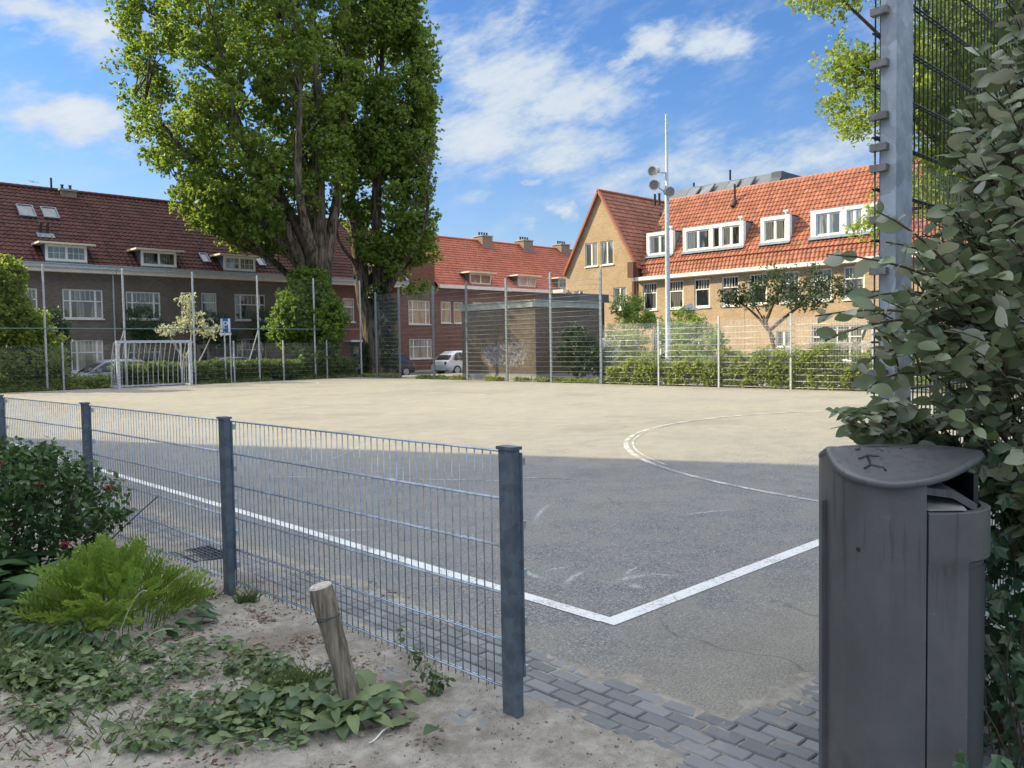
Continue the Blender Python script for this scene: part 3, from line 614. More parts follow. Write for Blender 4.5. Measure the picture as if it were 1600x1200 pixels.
# ------------------------------------------------------------------ second terrace, red tiles, three stepped chimneys
FM = Fac((0,47,0), (1,0,0), (0,-1,0))
def mid_house(label, a0, a1, wins, dormers, chims, block=None):
    t = thing('terraced_house', label, 'house', ((a0+a1)/2, 47, -.15), 'red-roofed terraced houses behind the brick hut')
    g = G(); x0 = block if block is not None else a0
    outer = [(x0,-.15),(a1,-.15),(a1,6.2),(a0,6.2)]+([(a0,8.0),(x0,8.0)] if block is not None else [])
    wall(g, FM, outer, [w[:4] for w in wins])
    g.add([(x0,57,-.15),(a1,57,-.15),(a1,57,6.2),(x0,57,6.2)], [(0,1,2,3)])
    for a in (a0, a1): g.add([(a,47.02,-.15),(a,57,-.15),(a,57,6.2),(a,52,10.7),(a,47.02,6.2)], [(0,1,2,3,4)])
    if block is not None:
        g.add([(block,47,6),(block,56.8,6),(block,56.8,8),(block,47,8)], [(0,1,2,3)]); g.add([(a0+.004,47,6.2),(a0+.004,56.8,6.2),(a0+.004,56.8,8),(a0+.004,47,8)], [(0,1,2,3)]); g.add([(block,47,7.9),(a0,47,7.9),(a0,56.8,7.9),(block,56.8,7.9)], [(0,1,2,3)])
    g.build('wall', m_brB, t)
    e2 = unit((0,5.35,4.55)); g = G(); tiles(g, (a0,46.65,6.3), ER, e2, a1-a0, 7.02); tiles(g, (a1,57.35,6.3), (-1,0,0), unit((0,-5.35,4.55)), a1-a0, 7.02)
    r = g.build('roof', m_tB, t); g = G(); ridge_caps(g, (a0,52.02,10.9), (a1,52.02,10.9)); g.build('ridge_tiles', m_tB, r)
    g = G(); g.box((a0,46.38,6.08),(a1,46.64,6.33)); g.build('gutter', m_white, t)
    for w in wins: window(t, FM, w[:4], w[4], w[5])
    for (d0, d1, gl) in dormers:
        z0, z1, yf = 6.55, 7.42, 46.95; dep = lambda z: 46.65+(z-6.3)*5.35/4.55
        g = G()
        for a in (d0+.02, d1-.02): g.add([(a,yf,z0-.2),(a,dep(z0-.2)+.1,z0-.2),(a,dep(z1)+.1,z1),(a,yf,z1)], [(0,1,2,3)])
        g.box((d0,yf-.09,z0-.15),(d1,yf+.02,z0-.001)); d = g.build('dormer', m_lead, t)
        window(d, Fac((0,yf,0),(1,0,0),(0,-1,0)), (d0,d1,z0,z1), 'two', gl, m_cream, 'dormer_window', False, .05, .12)
        g = G(); g.box((d0-.35,yf-.4,z1+.004),(d1+.35,dep(z1)+.35,z1+.11)); g.build('dormer_roof', m_cream, d)
    for c in chims: chimney(t, *c)
    return t
m_glp = glass('painted_sunny_reflection_glass', (.30,.20,.12), (.46,.36,.25))  # reflection of sunlit houses painted into the pane colour
mid_house('red-roofed terraced house with a tall flat-topped brick bay at its left end', 36.15, 43.3, [(33.6,35.63,3.3,5.1,'tri',m_glp),(36.7,37.73,3.42,5.09,'dh',m_glp),(37.99,38.98,3.41,5.07,'dh',m_glp),(39.99,40.95,3.5,5.1,'dh',m_glc),(33.62,35.75,.7,2.2,'tri',m_glc)], [(39.65,41.93,m_glc)], [(38.4,39.6,51.3,52.5,9.8,11.2,4)], block=31.95)
mid_house('red-roofed terraced house with two stepped chimneys, partly hidden by the yellow gable', 43.32, 60, [(44.5,45.5,3.4,5.1,'dh',m_gl),(47,48,3.4,5.1,'dh',m_gl),(49.6,50.6,3.4,5.1,'dh',m_gl)], [(45.0,47.15,m_glp),(50.0,52.0,m_gl)], [(45.0,46.2,51.3,52.5,9.8,11.25,4),(50.1,51.3,51.3,52.5,9.8,11.25,4),(55.2,56.4,51.3,52.5,9.8,11.25,4)])
# ------------------------------------------------------------------ yellow brick houses on the right
FR = Fac((43,0,0), (0,1,0), (-1,0,0))
EU = unit((3.62,0,4.9)); NU = unit((-4.9,0,3.62))
EL = unit((.42,0,.98)); NLo = unit((-.98,0,.42))
WR, WH, WC = 12.7, 3.28, 36.12          # wing ridge height, half width, centre line
SLW = (WR-7.2)/WH
def valley(P): return P[:, 2] > WR-SLW*np.abs(P[:, 1]-WC)-.02   # keep main-roof tiles that stand clear of the wing
def right_dormer(par, a0, a1, cells, gl, m):
    z0, z1, uf = 7.62, 9.2, 43.68; dep = lambda z: 43.29+(z-7.1)*3.62/4.9
    g = G()
    for a in (a0+.03, a1-.03): g.add([(uf,a,z0),(dep(z0)+.12,a,z0),(dep(z1)+.12,a,z1),(uf,a,z1)], [(0,1,2,3)])
    g.obox(arr(uf-.30,0,z0-.16), (0,1,0), unit((.27,0,.2)), unit((-.2,0,.27)), (a0-.08,a1+.08), (0,.33), (.05,.075))
    d = g.build('dormer', m_lead, par); f = Fac((uf,0,0), (0,1,0), (-1,0,0))
    g = G(); f.bar(g, a0, a1, z1-.16, z1+.06, -.2, .10); f.bar(g, a0, a1, z0-.02, z0+.13, -.2, .10)
    xs = [a0]+[x for c in cells for x in c[:2]]+[a1]
    for i in range(0, len(xs), 2): f.bar(g, xs[i], xs[i+1], z0+.13, z1-.16, -.2, .10)
    g.build('dormer_surround', m, d)
    g = G(); g.box((uf-.08, a0+.02, z1+.062), (dep(z1)+.4, a1-.02, z1+.10)); g.build('dormer_roof', m_lead, d)
    for (x0, x1, k) in cells: window(d, f, (x0+.003, x1-.003, z0+.133, z1-.163), k, gl, m, 'dormer_window', False, .045, .06)
    g = G(); c = (a0+.45, ); p = arr(uf+.35, a0+.45, z1+.10); g.tube([p, p+arr(0,0,.22)], .05, 8); g.tube([p+arr(0,-.13,.24), p+arr(0,.13,.24)], .085, 8); g.build('vent_cowl', m_white, d)
    return d
def right_house(label, a0, a1, wins, dormers, extra=()):
    dormers = [(d[0],d[1],sorted(d[2]),*d[3:]) for d in dormers]; t = thing('terraced_house', label, 'house', (43, (a0+a1)/2, -.15), 'yellow brick houses under the orange roof')
    g = G(); wall(g, FR, [(a0,-.15),(a1,-.15),(a1,6.1),(a0,6.1)], [w[:4] for w in wins])
    g2 = G(); g2.add([(51,a0,-.15),(51,a1,-.15),(51,a1,7.2),(51,a0,7.2)], [(0,1,2,3)]); g2.build('rear_wall', m_brC, t)
    if a0 < 0: g.add([(43,a0,-.15),(51,a0,-.15),(51,a0,7.1),(47,a0,11.9),(43.2,a0,7.1)], [(0,1,2,3,4)])
    g.build('wall', m_brC, t)
    g = G(); tiles(g, (42.86,a0,6.14), (0,1,0), EL, a1-a0, 1.06, rl=.353, amp=.05, clip=valley); tiles(g, (43.20,a0,7.06), (0,1,0), EU, a1-a0, 6.12, amp=.045, clip=valley); tiles(g, (50.7,a0,7.0), (0,1,0), unit((-3.7,0,4.97)), a1-a0, 6.19, clip=valley)
    r = g.build('roof', m_tC, t); g = G(); ridge_caps(g, (46.94,a0,11.98), (46.94,min(a1,35.5),11.98)); g.build('ridge_tiles', m_tC, r)
    g = G(); g.box((42.55,a0,5.93),(42.80,a1,6.17)); g.box((42.8,a0,5.9),(42.997,a1,6.02)); g.build('gutter', m_white, t)
    for w in wins: window(t, FR, w[:4], w[4], w[5])
    for d in dormers: right_dormer(t, *d)
    return t
fw = lambda a: (a-.6, a+.6, 3.87, 5.74, 'five', m_gl)
rA = right_house('yellow brick house with a three-light white dormer, seen behind the light mast', 24.45, 32.85, [fw(31.77), fw(29.6), fw(27.55), fw(25.46), (30.3,31.6,.6,2.4,'two',m_glw), (27.4,29.3,.3,2.4,'shop',m_gl)],
    [(30.25,32.45,[(30.5,32.2,'sash')],m_gl,m_white),(24.85,29.42,[(28.9-1.55,29.15,'sash'),(26.35+.25,27.1,'plain'),(25.1,26.4,'sash')],m_gl,m_white)])
rB = right_house('yellow brick house whose wide dormer has bluish tree shade tinted into its paint, beside the galvanised post', -4, 24.43, [fw(23.5), fw(21.4), fw(19.4), fw(17.5), fw(15.2), fw(11), fw(8), (21.3,22.3,1.2,2.2,'two',m_glw), (17,20,.4,2.4,'shop',m_gl)],
    [(21.72,23.65,[(21.98,23.4,'sash')],m_gl,m_white),(15.2,20.38,[(18.55,20.05,'sash'),(17.3,18.2,'sash'),(15.5,17.0,'sash')],m_glw,simple('shade_tinted_white_paint',(.58,.64,.70),.5,var=.05))])  # wide dormer: bluish tree shade put into the paint colour
g = G(); b = arr(46.0,26.9,11.0); g.tube([b, b+arr(-.02,0,1.15)], .075, 8); g.tube([b+arr(-.3,0,-.38), b+arr(0,0,.05)], .16, 8); g.build('vent_stack', m_black, rA)
wg = thing('gabled_house', 'steep yellow brick gable house with two tall white attic windows', 'house', (43, WC, -.15))
gl_ = [(36.37,37.54,7.3,9.02,'two',m_glw),(34.89,36.06,7.3,9.02,'two',m_glw),(33.75,34.91,4.0,5.6,'two',m_glw),(37.78,38.68,4.3,5.6,'two',m_glw),(34.2,35.6,.6,2.4,'two',m_glc)]
g = G(); wall(g, Fac((42.9,0,0),(0,1,0),(-1,0,0)), [(32.87,-.15),(39.55,-.15),(39.55,6.75),(WC,12.62),(32.87,7.0)], [w[:4] for w in gl_])
for a in (32.87, 39.55): g.add([(42.9,a,-.15),(51,a,-.15),(51,a,6.9),(42.9,a,6.9)], [(0,1,2,3)])
g.build('wall', m_brC, wg)
for w in gl_: window(wg, Fac((42.9,0,0),(0,1,0),(-1,0,0)), w[:4], w[4], w[5])
g = G(); Sl = math.hypot(3.5, 3.5*SLW)
for sgn in (-1, 1): tiles(g, (42.72, WC+sgn*3.5, WR-3.5*SLW), (1,0,0), unit((0,-sgn,SLW)), 8.2, Sl-.03, amp=.034)
r = g.build('roof', m_tC, wg); g = G(); ridge_caps(g, (42.72,WC,WR+.02), (50.9,WC,WR+.02)); g.build('ridge_tiles', m_tC, r)
g = G()
for sgn in (-1, 1): g.obox(arr(42.7,WC+sgn*.02,WR), (1,0,0), unit((0,sgn,-SLW)), unit((0,sgn*SLW,1)), (-.03,.2), (0,Sl), (-.10,.05))
g.build('verge_tiles', m_tC, wg)
g = G(); g.box((42.4,32.66,3.95),(42.62,32.84,5.9)); g.box((42.35,32.7,6.18),(42.75,33.2,7.25)); g.build('downpipe', simple('brown_paint',(.09,.035,.025),.5), wg)
g = G(); g.box((42.3,39.3,5.5),(42.88,40.3,5.75)); g.build('wall_box', m_white, wg)
# grey zinc attic on the house behind the ridge
zt = thing('rear_house', 'grey metal attic roof with rooflights rising behind the orange ridge', 'house', (54, 30, -.15))
m_zinc = simple('grey_zinc', (.10,.115,.13), .5, .3, var=.12, scale=1); m_zd = simple('blue_grey_cladding', (.055,.075,.10), .6, .1, var=.1, scale=2)
g = G(); g.box((49.5,25.4,8.0),(58,33.4,11.6)); g.build('wall', m_zd, zt)
g = G(); V = [(49.2,33.4,11.75),(49.2,25.2,11.75),(52.0,28.0-.4,13.62),(52.0,33.6,13.62),(52.6,25.2,13.62)]
g.add([(49.2,35.4,11.6),(49.2,27.0,11.6),(51.6,27.0,13.68),(51.6,35.4,13.68)], [(0,1,2,3)]); g.add([(51.6,35.4,13.68),(51.6,27.0,13.68),(57,27.0,13.76),(57,35.4,13.76)], [(0,1,2,3)]); rz = g.build('roof', m_zinc, zt)
g = G(); g.add([(49.2,27.0,11.6),(51.6,27.0,13.68),(57,27,13.76),(57,27,11.6)], [(0,1,2,3)]); g.add([(49.6,26.98,11.8),(51.5,26.98,13.75),(51.5,26.2,13.7),(49.6,26.2,11.8)], [(0,1,2,3)]); g.box((51.0,26.2,11.6),(56,26.97,13.6)); g.build('side_cladding', m_zd, zt)
ez = unit((2.4,0,2.25)); nz = unit((-2.25,0,2.4))
for a in (28.2, 29.4, 31.6, 32.8):
    g = G(); g.obox(arr(49.95,a,12.30), (0,1,0), ez, nz, (0,1.0), (0,1.7), (.05,.12)); f = g.build('rooflight', m_black, zt)
    g = G(); g.obox(arr(49.95,a,12.30), (0,1,0), ez, nz, (.08,.92), (.08,1.62), (.121,.14)); g.build('rooflight_pane', m_glb, f)
g = G()
for p in ((51.5,30.6,13.7,.75),(51.5,33.8,13.7,.3)): g.tube([p[:3], (p[0],p[1],p[2]+p[3])], .08, 8)
for p in ((47.4,34.5,11.9),(47.4,34.1,11.9)): g.tube([p, (p[0],p[1],12.75)], .09, 8)
g.build('vent_stack', m_black, zt)
# ------------------------------------------------------------------ small brick hut behind the high fence
sh = thing('brick_hut', 'windowless sooty brick hut with a pale flat roof edge, right behind the high fence', 'hut', (24, 24.4, 0))
g = G(); g.box((21.75,22.0,-.05),(26.0,26.9,3.2)); g.build('wall', m_brS, sh)
g = G(); g.box((21.66,21.91,3.2),(26.1,27.0,3.46)); g.box((21.62,21.87,3.46),(26.14,27.04,3.50)); g.build('roof_edge', simple('verdigris_concrete',(.27,.31,.29),.85,var=.2,scale=2.5), sh)
g = G()
g.box((21.73,22.3,-.02),(21.749,26.8,.24)); g.build('plinth', m_concrete, sh)
g = G()
for i in range(16):                          # faint looping scrawls, no letters
    y, z = 22.9+random.random()*2.2, .75+random.random()*.8; s = .1+.2*random.random(); k = random.uniform(2, 5)
    P = [arr(21.742, y+s*math.sin(k*q+i)+.25*q*s, z+s*math.cos((k-1)*q*1.3)) for q in np.linspace(0, 3, 22)]
    T = [np.array(p) for p in P]; g.tube(T, .011, 4)
g.build('graffiti', simple('faded_paint',(.30,.32,.37),.9,var=.3,scale=9), sh)
ds = thing('dark_canopy', 'dark flat canopy roof showing above the brick hut', 'canopy', (32, 29.3, -.2))
g = G(); g.box((31,27.6,3.95),(33.5,30.9,4.4)); g.build('roof', m_zd, ds); g = G()
for y in (27.8,30.7): g.tube([(31.4,y,-.3),(31.4,y,3.95)], .08, 8); g.tube([(33.2,y,-.3),(33.2,y,3.95)], .08, 8)
g.build('post', m_black, ds)
# unseen house, added and sized to throw the evening shade over the entrance
hs = thing('shade_house', 'unseen flat-roofed brick house added to shade the entrance', 'house', W(-16,3,0))
def TN(t, n, z): return W(.934*t+.356*n, -.356*t+.934*n, z)
def tnbox(g, t0, t1, n0, n1, z0, z1):
    o = arr(*TN(t0,n0,z0)); g.obox(o, arr(*TN(t0+1,n0,z0))-o, arr(*TN(t0,n0+1,z0))-o, (0,0,1), (0,t1-t0), (0,n1-n0), (0,z1-z0))
g = G(); tnbox(g, -36, -14, -6, 8.1, -.1, 13.7); g.build('wall', m_brB, hs)
g = G(); tnbox(g, -36.1, -13.95, -6.1, 8.18, 13.7, 14.0); g.build('roof', m_white, hs)
for t in (-33, -29, -25, -21, -17):
    for z in (1.0, 4.0, 6.6):
        o = arr(*TN(t,8.1,0)); f = Fac(o, arr(*TN(t+1,8.1,0))-o, arr(*TN(t,9.1,0))-o); window(hs, f, (-.8,.8,z,z+1.5), 'two', m_gl, sill=False, proud=.06)
# ================================================================== fences
def mesh_panel(par, p0, p1, z0, z1, off, m, wire=.0028, sp=.05, hsp=.2, top=.03, hr=.004, n=5, double=True, zoff=.012):
    p0, p1 = arr(*p0, 0), arr(*p1, 0); d = p1-p0; L = np.linalg.norm(d); d /= L; nr = arr(-d[1], d[0], 0)*off; g = G(); k = int(L/sp); s0 = (L-k*sp)/2
    sq = nr/abs(off) if off else arr(-d[1], d[0], 0)
    for i in range(k+1):
        q = p0+d*(s0+i*sp)+nr; g.tube([q+arr(0,0,z0), q+arr(0,0,z1+top)], wire, n)
    z = z0+zoff
    while z < z1+.01:
        for s in ((-1,1) if double else (1,)):
            q = nr+sq*s*(wire+hr); g.tube([p0+q+arr(0,0,z), p1+q+arr(0,0,z)], hr, n)
        z += hsp
    return g.build('mesh_panel', m, par, smooth=True)
near = [(-1.55,9.2),(-1.44,6.72),(-1.29,4.51),(-1.21,2.06),(-1.13,-.40)]
fz = thing('low_mesh_fence', 'waist-high steel mesh fence in the foreground, on flat blue-grey posts', 'fence', (-1.3,4,0))
for (a, b) in near:
    g = G(); g.box((a-.02,b-.041,-.3),(a+.02,b+.041,1.103)); po = g.build('post', m_post, fz)
    g = G(); g.box((a-.028,b-.048,1.103),(a+.028,b+.048,1.116)); g.build('post_cap', m_post, po)
    g = G()
    for z in (.19,.39,.59,.79,1.05): g.box((a+.0205,b-.03,z-.016),(a+.062,b+.012,z+.016))
    g.build('clip', m_gal2, po)
    g = G(); g.box((a+.0206,b-.047,.17),(a+.030,b-.034,1.09)); g.build('clamp_bar', m_post, po)
for i in range(4): mesh_panel(fz, (near[i+1][0]+.045,near[i+1][1]), (near[i][0]+.045,near[i][1]), .055, 1.085, .0, m_wire, .003, .05, .2, .006, .0042, zoff=.03)
tf = thing('tall_mesh_fence', 'tall steel mesh fence on a broad galvanised post beside the shrub', 'fence', (.9,-1.54,0))
m_clip = galv('clip_steel', (.24,.23,.22), .5, .3); PX, PY = W(1.535,3.28)[:2]
for i, x in enumerate((PX, PX+2.52, PX+5.04, PX+7.56)):
    g = G(); g.box((x-.082,PY-.03,-.3),(x+.082,PY+.03,5.0)); po = g.build('post', m_big, tf, sharp=30)
    g = G(); g.box((x-.087,PY-.035,5.0),(x+.087,PY+.035,5.012)); g.build('post_cap', m_big, po)
    if i == 0:
        for z in [q*.2+.19 for q in range(24)]+[2.27]: g = G(); g.box((x-.112,PY-.004,z-.0135),(x-.0825,PY+.06,z+.0135)); g.build('clip', m_clip, po)
for i in range(3): mesh_panel(tf, (PX+2.52*i-.10,PY+.045), (PX+2.52*(i+1)-.11,PY+.045), .1, 2.1+.16, 0, m_dark, .0034, .05, .2, .02, .0045); mesh_panel(tf, (PX+2.52*i-.10,PY+.045), (PX+2.52*(i+1)-.11,PY+.045), 2.30, 4.9, 0, m_dark, .0034, .05, .2, .02, .0045)
# far fences
bs = thing('ball_stop_fence', 'high ball-stop mesh fence in front of the brick hut', 'fence', (21,25,0))
vs_ = [17.72,20.38,23.02,25.66,28.1,30.85,32.9]
for i, y in enumerate(vs_):
    g = G(); w = .05; g.box((21-.03,y-w,-.2),(21.03,y+w,4.45+.05*(i%2))); g.build('post', m_pole, bs)
for i in range(6): mesh_panel(bs, (21.0,vs_[i]), (21.0,vs_[i+1]), .05, 4.25, .06, m_fwire, .0016, .05, .2, .03, .0045, 4)
m_silver = galv('silver_wire', (.60,.63,.65), .4, .3); rf = thing('mesh_fence', 'head-high silver mesh fence with plants growing through it, left of the galvanised post', 'fence', (21,10,0))
vs2 = [17.66,15.01,12.51,9.89,7.3,4.75,2.2,-.4]
for i, y in enumerate(vs2[1:]):
    g = G(); g.box((20.975,y-.03,-.2),(21.025,y+.03,2.42)); g.build('post', m_gal2, rf)
for i in range(7): mesh_panel(rf, (21.0,vs2[i]), (21.0,vs2[i+1]), .05, 2.25, .06, m_silver, .0033, .05, .2, .04, .0065, 4)
ln = thing('ball_net', 'fine ball net strung from tall thin poles behind the goal', 'fence', (10,34.95,0))
px_ = [-.2,3.0,6.1,9.22,12.3,15.5,18.6,21.4]
for i, x in enumerate(px_):
    g = G(); g.tube([(x,34.95,-.2),(x,34.95,5.12)], .045, 8); g.lathe([(.05,0),(.05,.05),(.0,.08)], (x,34.95,5.12), 8); g.build('pole', m_gal2, ln)
g = G(); g.tube([(-.2,34.9,2.57),(21.4,34.9,2.57)], .024, 6); g.build('rail', galv('green_rail', (.12,.19,.17), .5, .2), ln)
for x in (9.22,15.5): g = G(); g.tube([(x,34.95,2.55),(x-.55,35.6,0)], .025, 6); g.build('brace', m_gal2, ln)
g = G(); st = .15
for x in np.arange(-.2-2.5, 21.4, st):
    for sgn in (1, -1):
        xa = x if sgn > 0 else x+2.5; a, b = (xa, 2.6), (xa+sgn*2.5, 5.1)
        if min(a[0],b[0]) < -.2 or max(a[0],b[0]) > 21.4: continue
        g.tube([(a[0],34.95,a[1]),(b[0],34.95,b[1])], .0022, 3, False)
g.build('net', simple('net_cord',(.07,.085,.08),.8), ln)
lf = thing('mesh_fence', 'low mesh fence along the clipped hedge behind the goal', 'fence', (10,34.8,0))
lx = [1.5,4.1,6.68,9.2,11.6,14.13,16.72,19.2,21.3]
for x in lx: g = G(); g.box((x-.03,34.78,-.2),(x+.03,34.84,2.0)); g.build('post', m_gal2, lf)
for i in range(len(lx)-1): mesh_panel(lf, (lx[i],34.75), (lx[i+1],34.75), .05, 1.85, 0, m_pole, .0015, .05, .2, .03, .003, 4)
# ================================================================== goal
gp = thing('football_goal', 'small grey-white steel goal with barred sides and back', 'goal', (9.95,33.4,0))
x0, x1, y0, y1, z1 = 8.40, 11.45, 33.4, 34.35, 2.03
g = G()
for x in (x0, x1): g.box((x-.06,y0-.06,0),(x+.06,y0+.06,z1))
g.box((x0+.06,y0-.05,z1-.11),(x1-.06,y0+.05,z1-.003)); g.build('goal_frame', m_gal2, gp)
g = G()
for x in (x0, x1): g.box((x-.04,y0+.06,.04),(x+.04,y1,.11)); 
g.box((x0+.04,y1-.07,.04),(x1-.04,y1,.11)); g.build('base_frame', m_gal2, gp)
g = G(); n = 14
for i in range(1, n): x = x0+(x1-x0)*i/n; g.tube([(x,y1-.03,.1),(x,y1-.08,1.0),(x,y0+.45,z1-.1),(x,y0,z1-.05)], .014, 6)
g.build('back_bars', m_gal2, gp)
for x in (x0, x1):
    g = G()
    for k in range(1, 4): y = y0+(y1-y0)*k/4; g.tube([(x,y,.1),(x,y,1.35+.35*(1-k/4))], .014, 6)
    g.tube([(x,y1-.03,.1),(x,y1-.08,1.0),(x,y0+.45,z1-.1),(x,y0,z1-.05)], .02, 6)
    g.build('side_bars', m_gal2, gp)
# ================================================================== light mast, street lamp, signs
mt = thing('light_mast', 'tall slim light mast with three round floodlights', 'light mast', (23.2,16.16,-.1))
g = G(); g.lathe([(.12,-.3),(.12,1.2),(.10,1.25),(.092,4.9),(.08,7.55),(.06,7.6),(.044,10.37),(.0,10.39)], (23.2,16.16,0), 14); g.build('pole', m_gal2, mt, smooth=True, sharp=40)
BACK = arr(*W(0,1))-arr(*W(0,0)); RIGHT = arr(*W(1,0))-arr(*W(0,0))
for (dx, dz, dirv) in ((-.52,8.19,(-.6,-.75,-.28)),(-.475,7.66,(-.45,-.85,-.25)),(.04,7.38,(.2,-.95,-.22))):
    c = arr(23.2,16.16,dz)+RIGHT*dx-BACK*.12; d = RIGHT*dirv[0]+BACK*(-dirv[1])*-1+arr(0,0,dirv[2]); d = RIGHT*dirv[0]+BACK*dirv[1]+arr(0,0,dirv[2]); d /= np.linalg.norm(d)
    g = G(); g.lathe([(.065,-.30),(.13,-.27),(.16,-.10),(.195,.08),(.21,.11),(.21,.135),(.18,.135),(.165,.095)], c, 18, axis=d); f = g.build('floodlight', m_gal2, mt, smooth=True, sharp=35)
    g = G(); g.lathe([(.17,.096),(.17,.102)], c, 18, axis=d); g.build('lens', m_lamp, f)
    g = G(); e = arr(23.2,16.16,dz-.05 if dx < -.5 else dz-.28); g.tube([c-d*.2+arr(0,0,-.05), (c+e)/2+arr(0,0,-.03), e], .028, 6); g.build('bracket', m_gal2, f)
lp = thing('street_lamp', 'small hooded street lamp in front of the yellow brick houses', 'street lamp', (27.5,18.05,-.2))
g = G(); g.lathe([(.07,-.2),(.05,.9),(.04,2.95),(.06,2.97)], (27.5,18.05,0), 10); g.build('pole', m_pole, lp)
g = G(); g.lathe([(.44,2.98),(.40,3.02),(.16,3.16),(.07,3.27),(.0,3.28)], (27.5,18.05,0), 18); g.lathe([(.12,2.8),(.2,2.98)], (27.5,18.05,0), 12); g.build('lamp_hood', m_pole, lp, smooth=True, sharp=35)
def lettering(txt, size, loc, r, up, m, par, name='lettering'):
    cu = bpy.data.curves.new('text', 'FONT'); cu.body = txt; cu.size = size; cu.align_x = 'CENTER'; cu.align_y = 'CENTER'; cu.extrude = .004
    o = bpy.data.objects.new('text', cu); COL.objects.link(o); bpy.context.view_layer.update()
    me = bpy.data.meshes.new_from_object(o.evaluated_get(bpy.context.evaluated_depsgraph_get())); bpy.data.objects.remove(o)
    V = np.empty(len(me.vertices)*3); me.vertices.foreach_get('co', V); V = V.reshape(-1,3); r, up = arr(*r), arr(*up); n = np.cross(r, up)
    V = arr(*loc)+V[:,0:1]*r+V[:,1:2]*up+V[:,2:3]*n-arr(*ORG[par.name]); me.vertices.foreach_set('co', V.ravel()); me.update(); me.materials.clear(); me.materials.append(m)
    q = bpy.data.objects.new(name, me); COL.objects.link(q); q.parent = par; ORG[q.name] = ORG[par.name]; return q
sgn = thing('parking_sign', 'blue and white parking sign on two pale posts over the hedge', 'sign', (13.85,34.98,0))
RS = RIGHT; NS = -BACK
so_ = arr(13.85,35.0,2.74)
g = G(); g.obox(so_, RS, (0,0,1), NS, (-.24,.24), (-.33,.33), (-.012,.012)); pl = g.build('sign_plate', simple('sign_blue',(.03,.12,.42),.4), sgn)
g = G(); g.obox(so_, RS, (0,0,1), NS, (-.23,-.13), (-.32,.32), (.0125,.015)); g.obox(so_, RS, (0,0,1), NS, (.13,.23), (-.32,.32), (.0125,.015)); g.build('sign_border', simple('sign_white',(.62,.66,.72),.4), pl)
lettering('P', .52, so_+NS*.014, RS, (0,0,1), bpy.data.materials['sign_white'], pl)
g = G(); g.obox(so_, RS, (0,0,1), NS, (-.26,.26), (-.47,-.35), (-.01,.01)); g.build('lower_plate', bpy.data.materials['sign_white'], sgn)
g = G()
for q in (-.06, .2): b = so_+RS*q; g.tube([(b[0],b[1],-.2),(b[0],b[1],2.45)], .035, 8)
g.build('post', m_gal2, sgn)
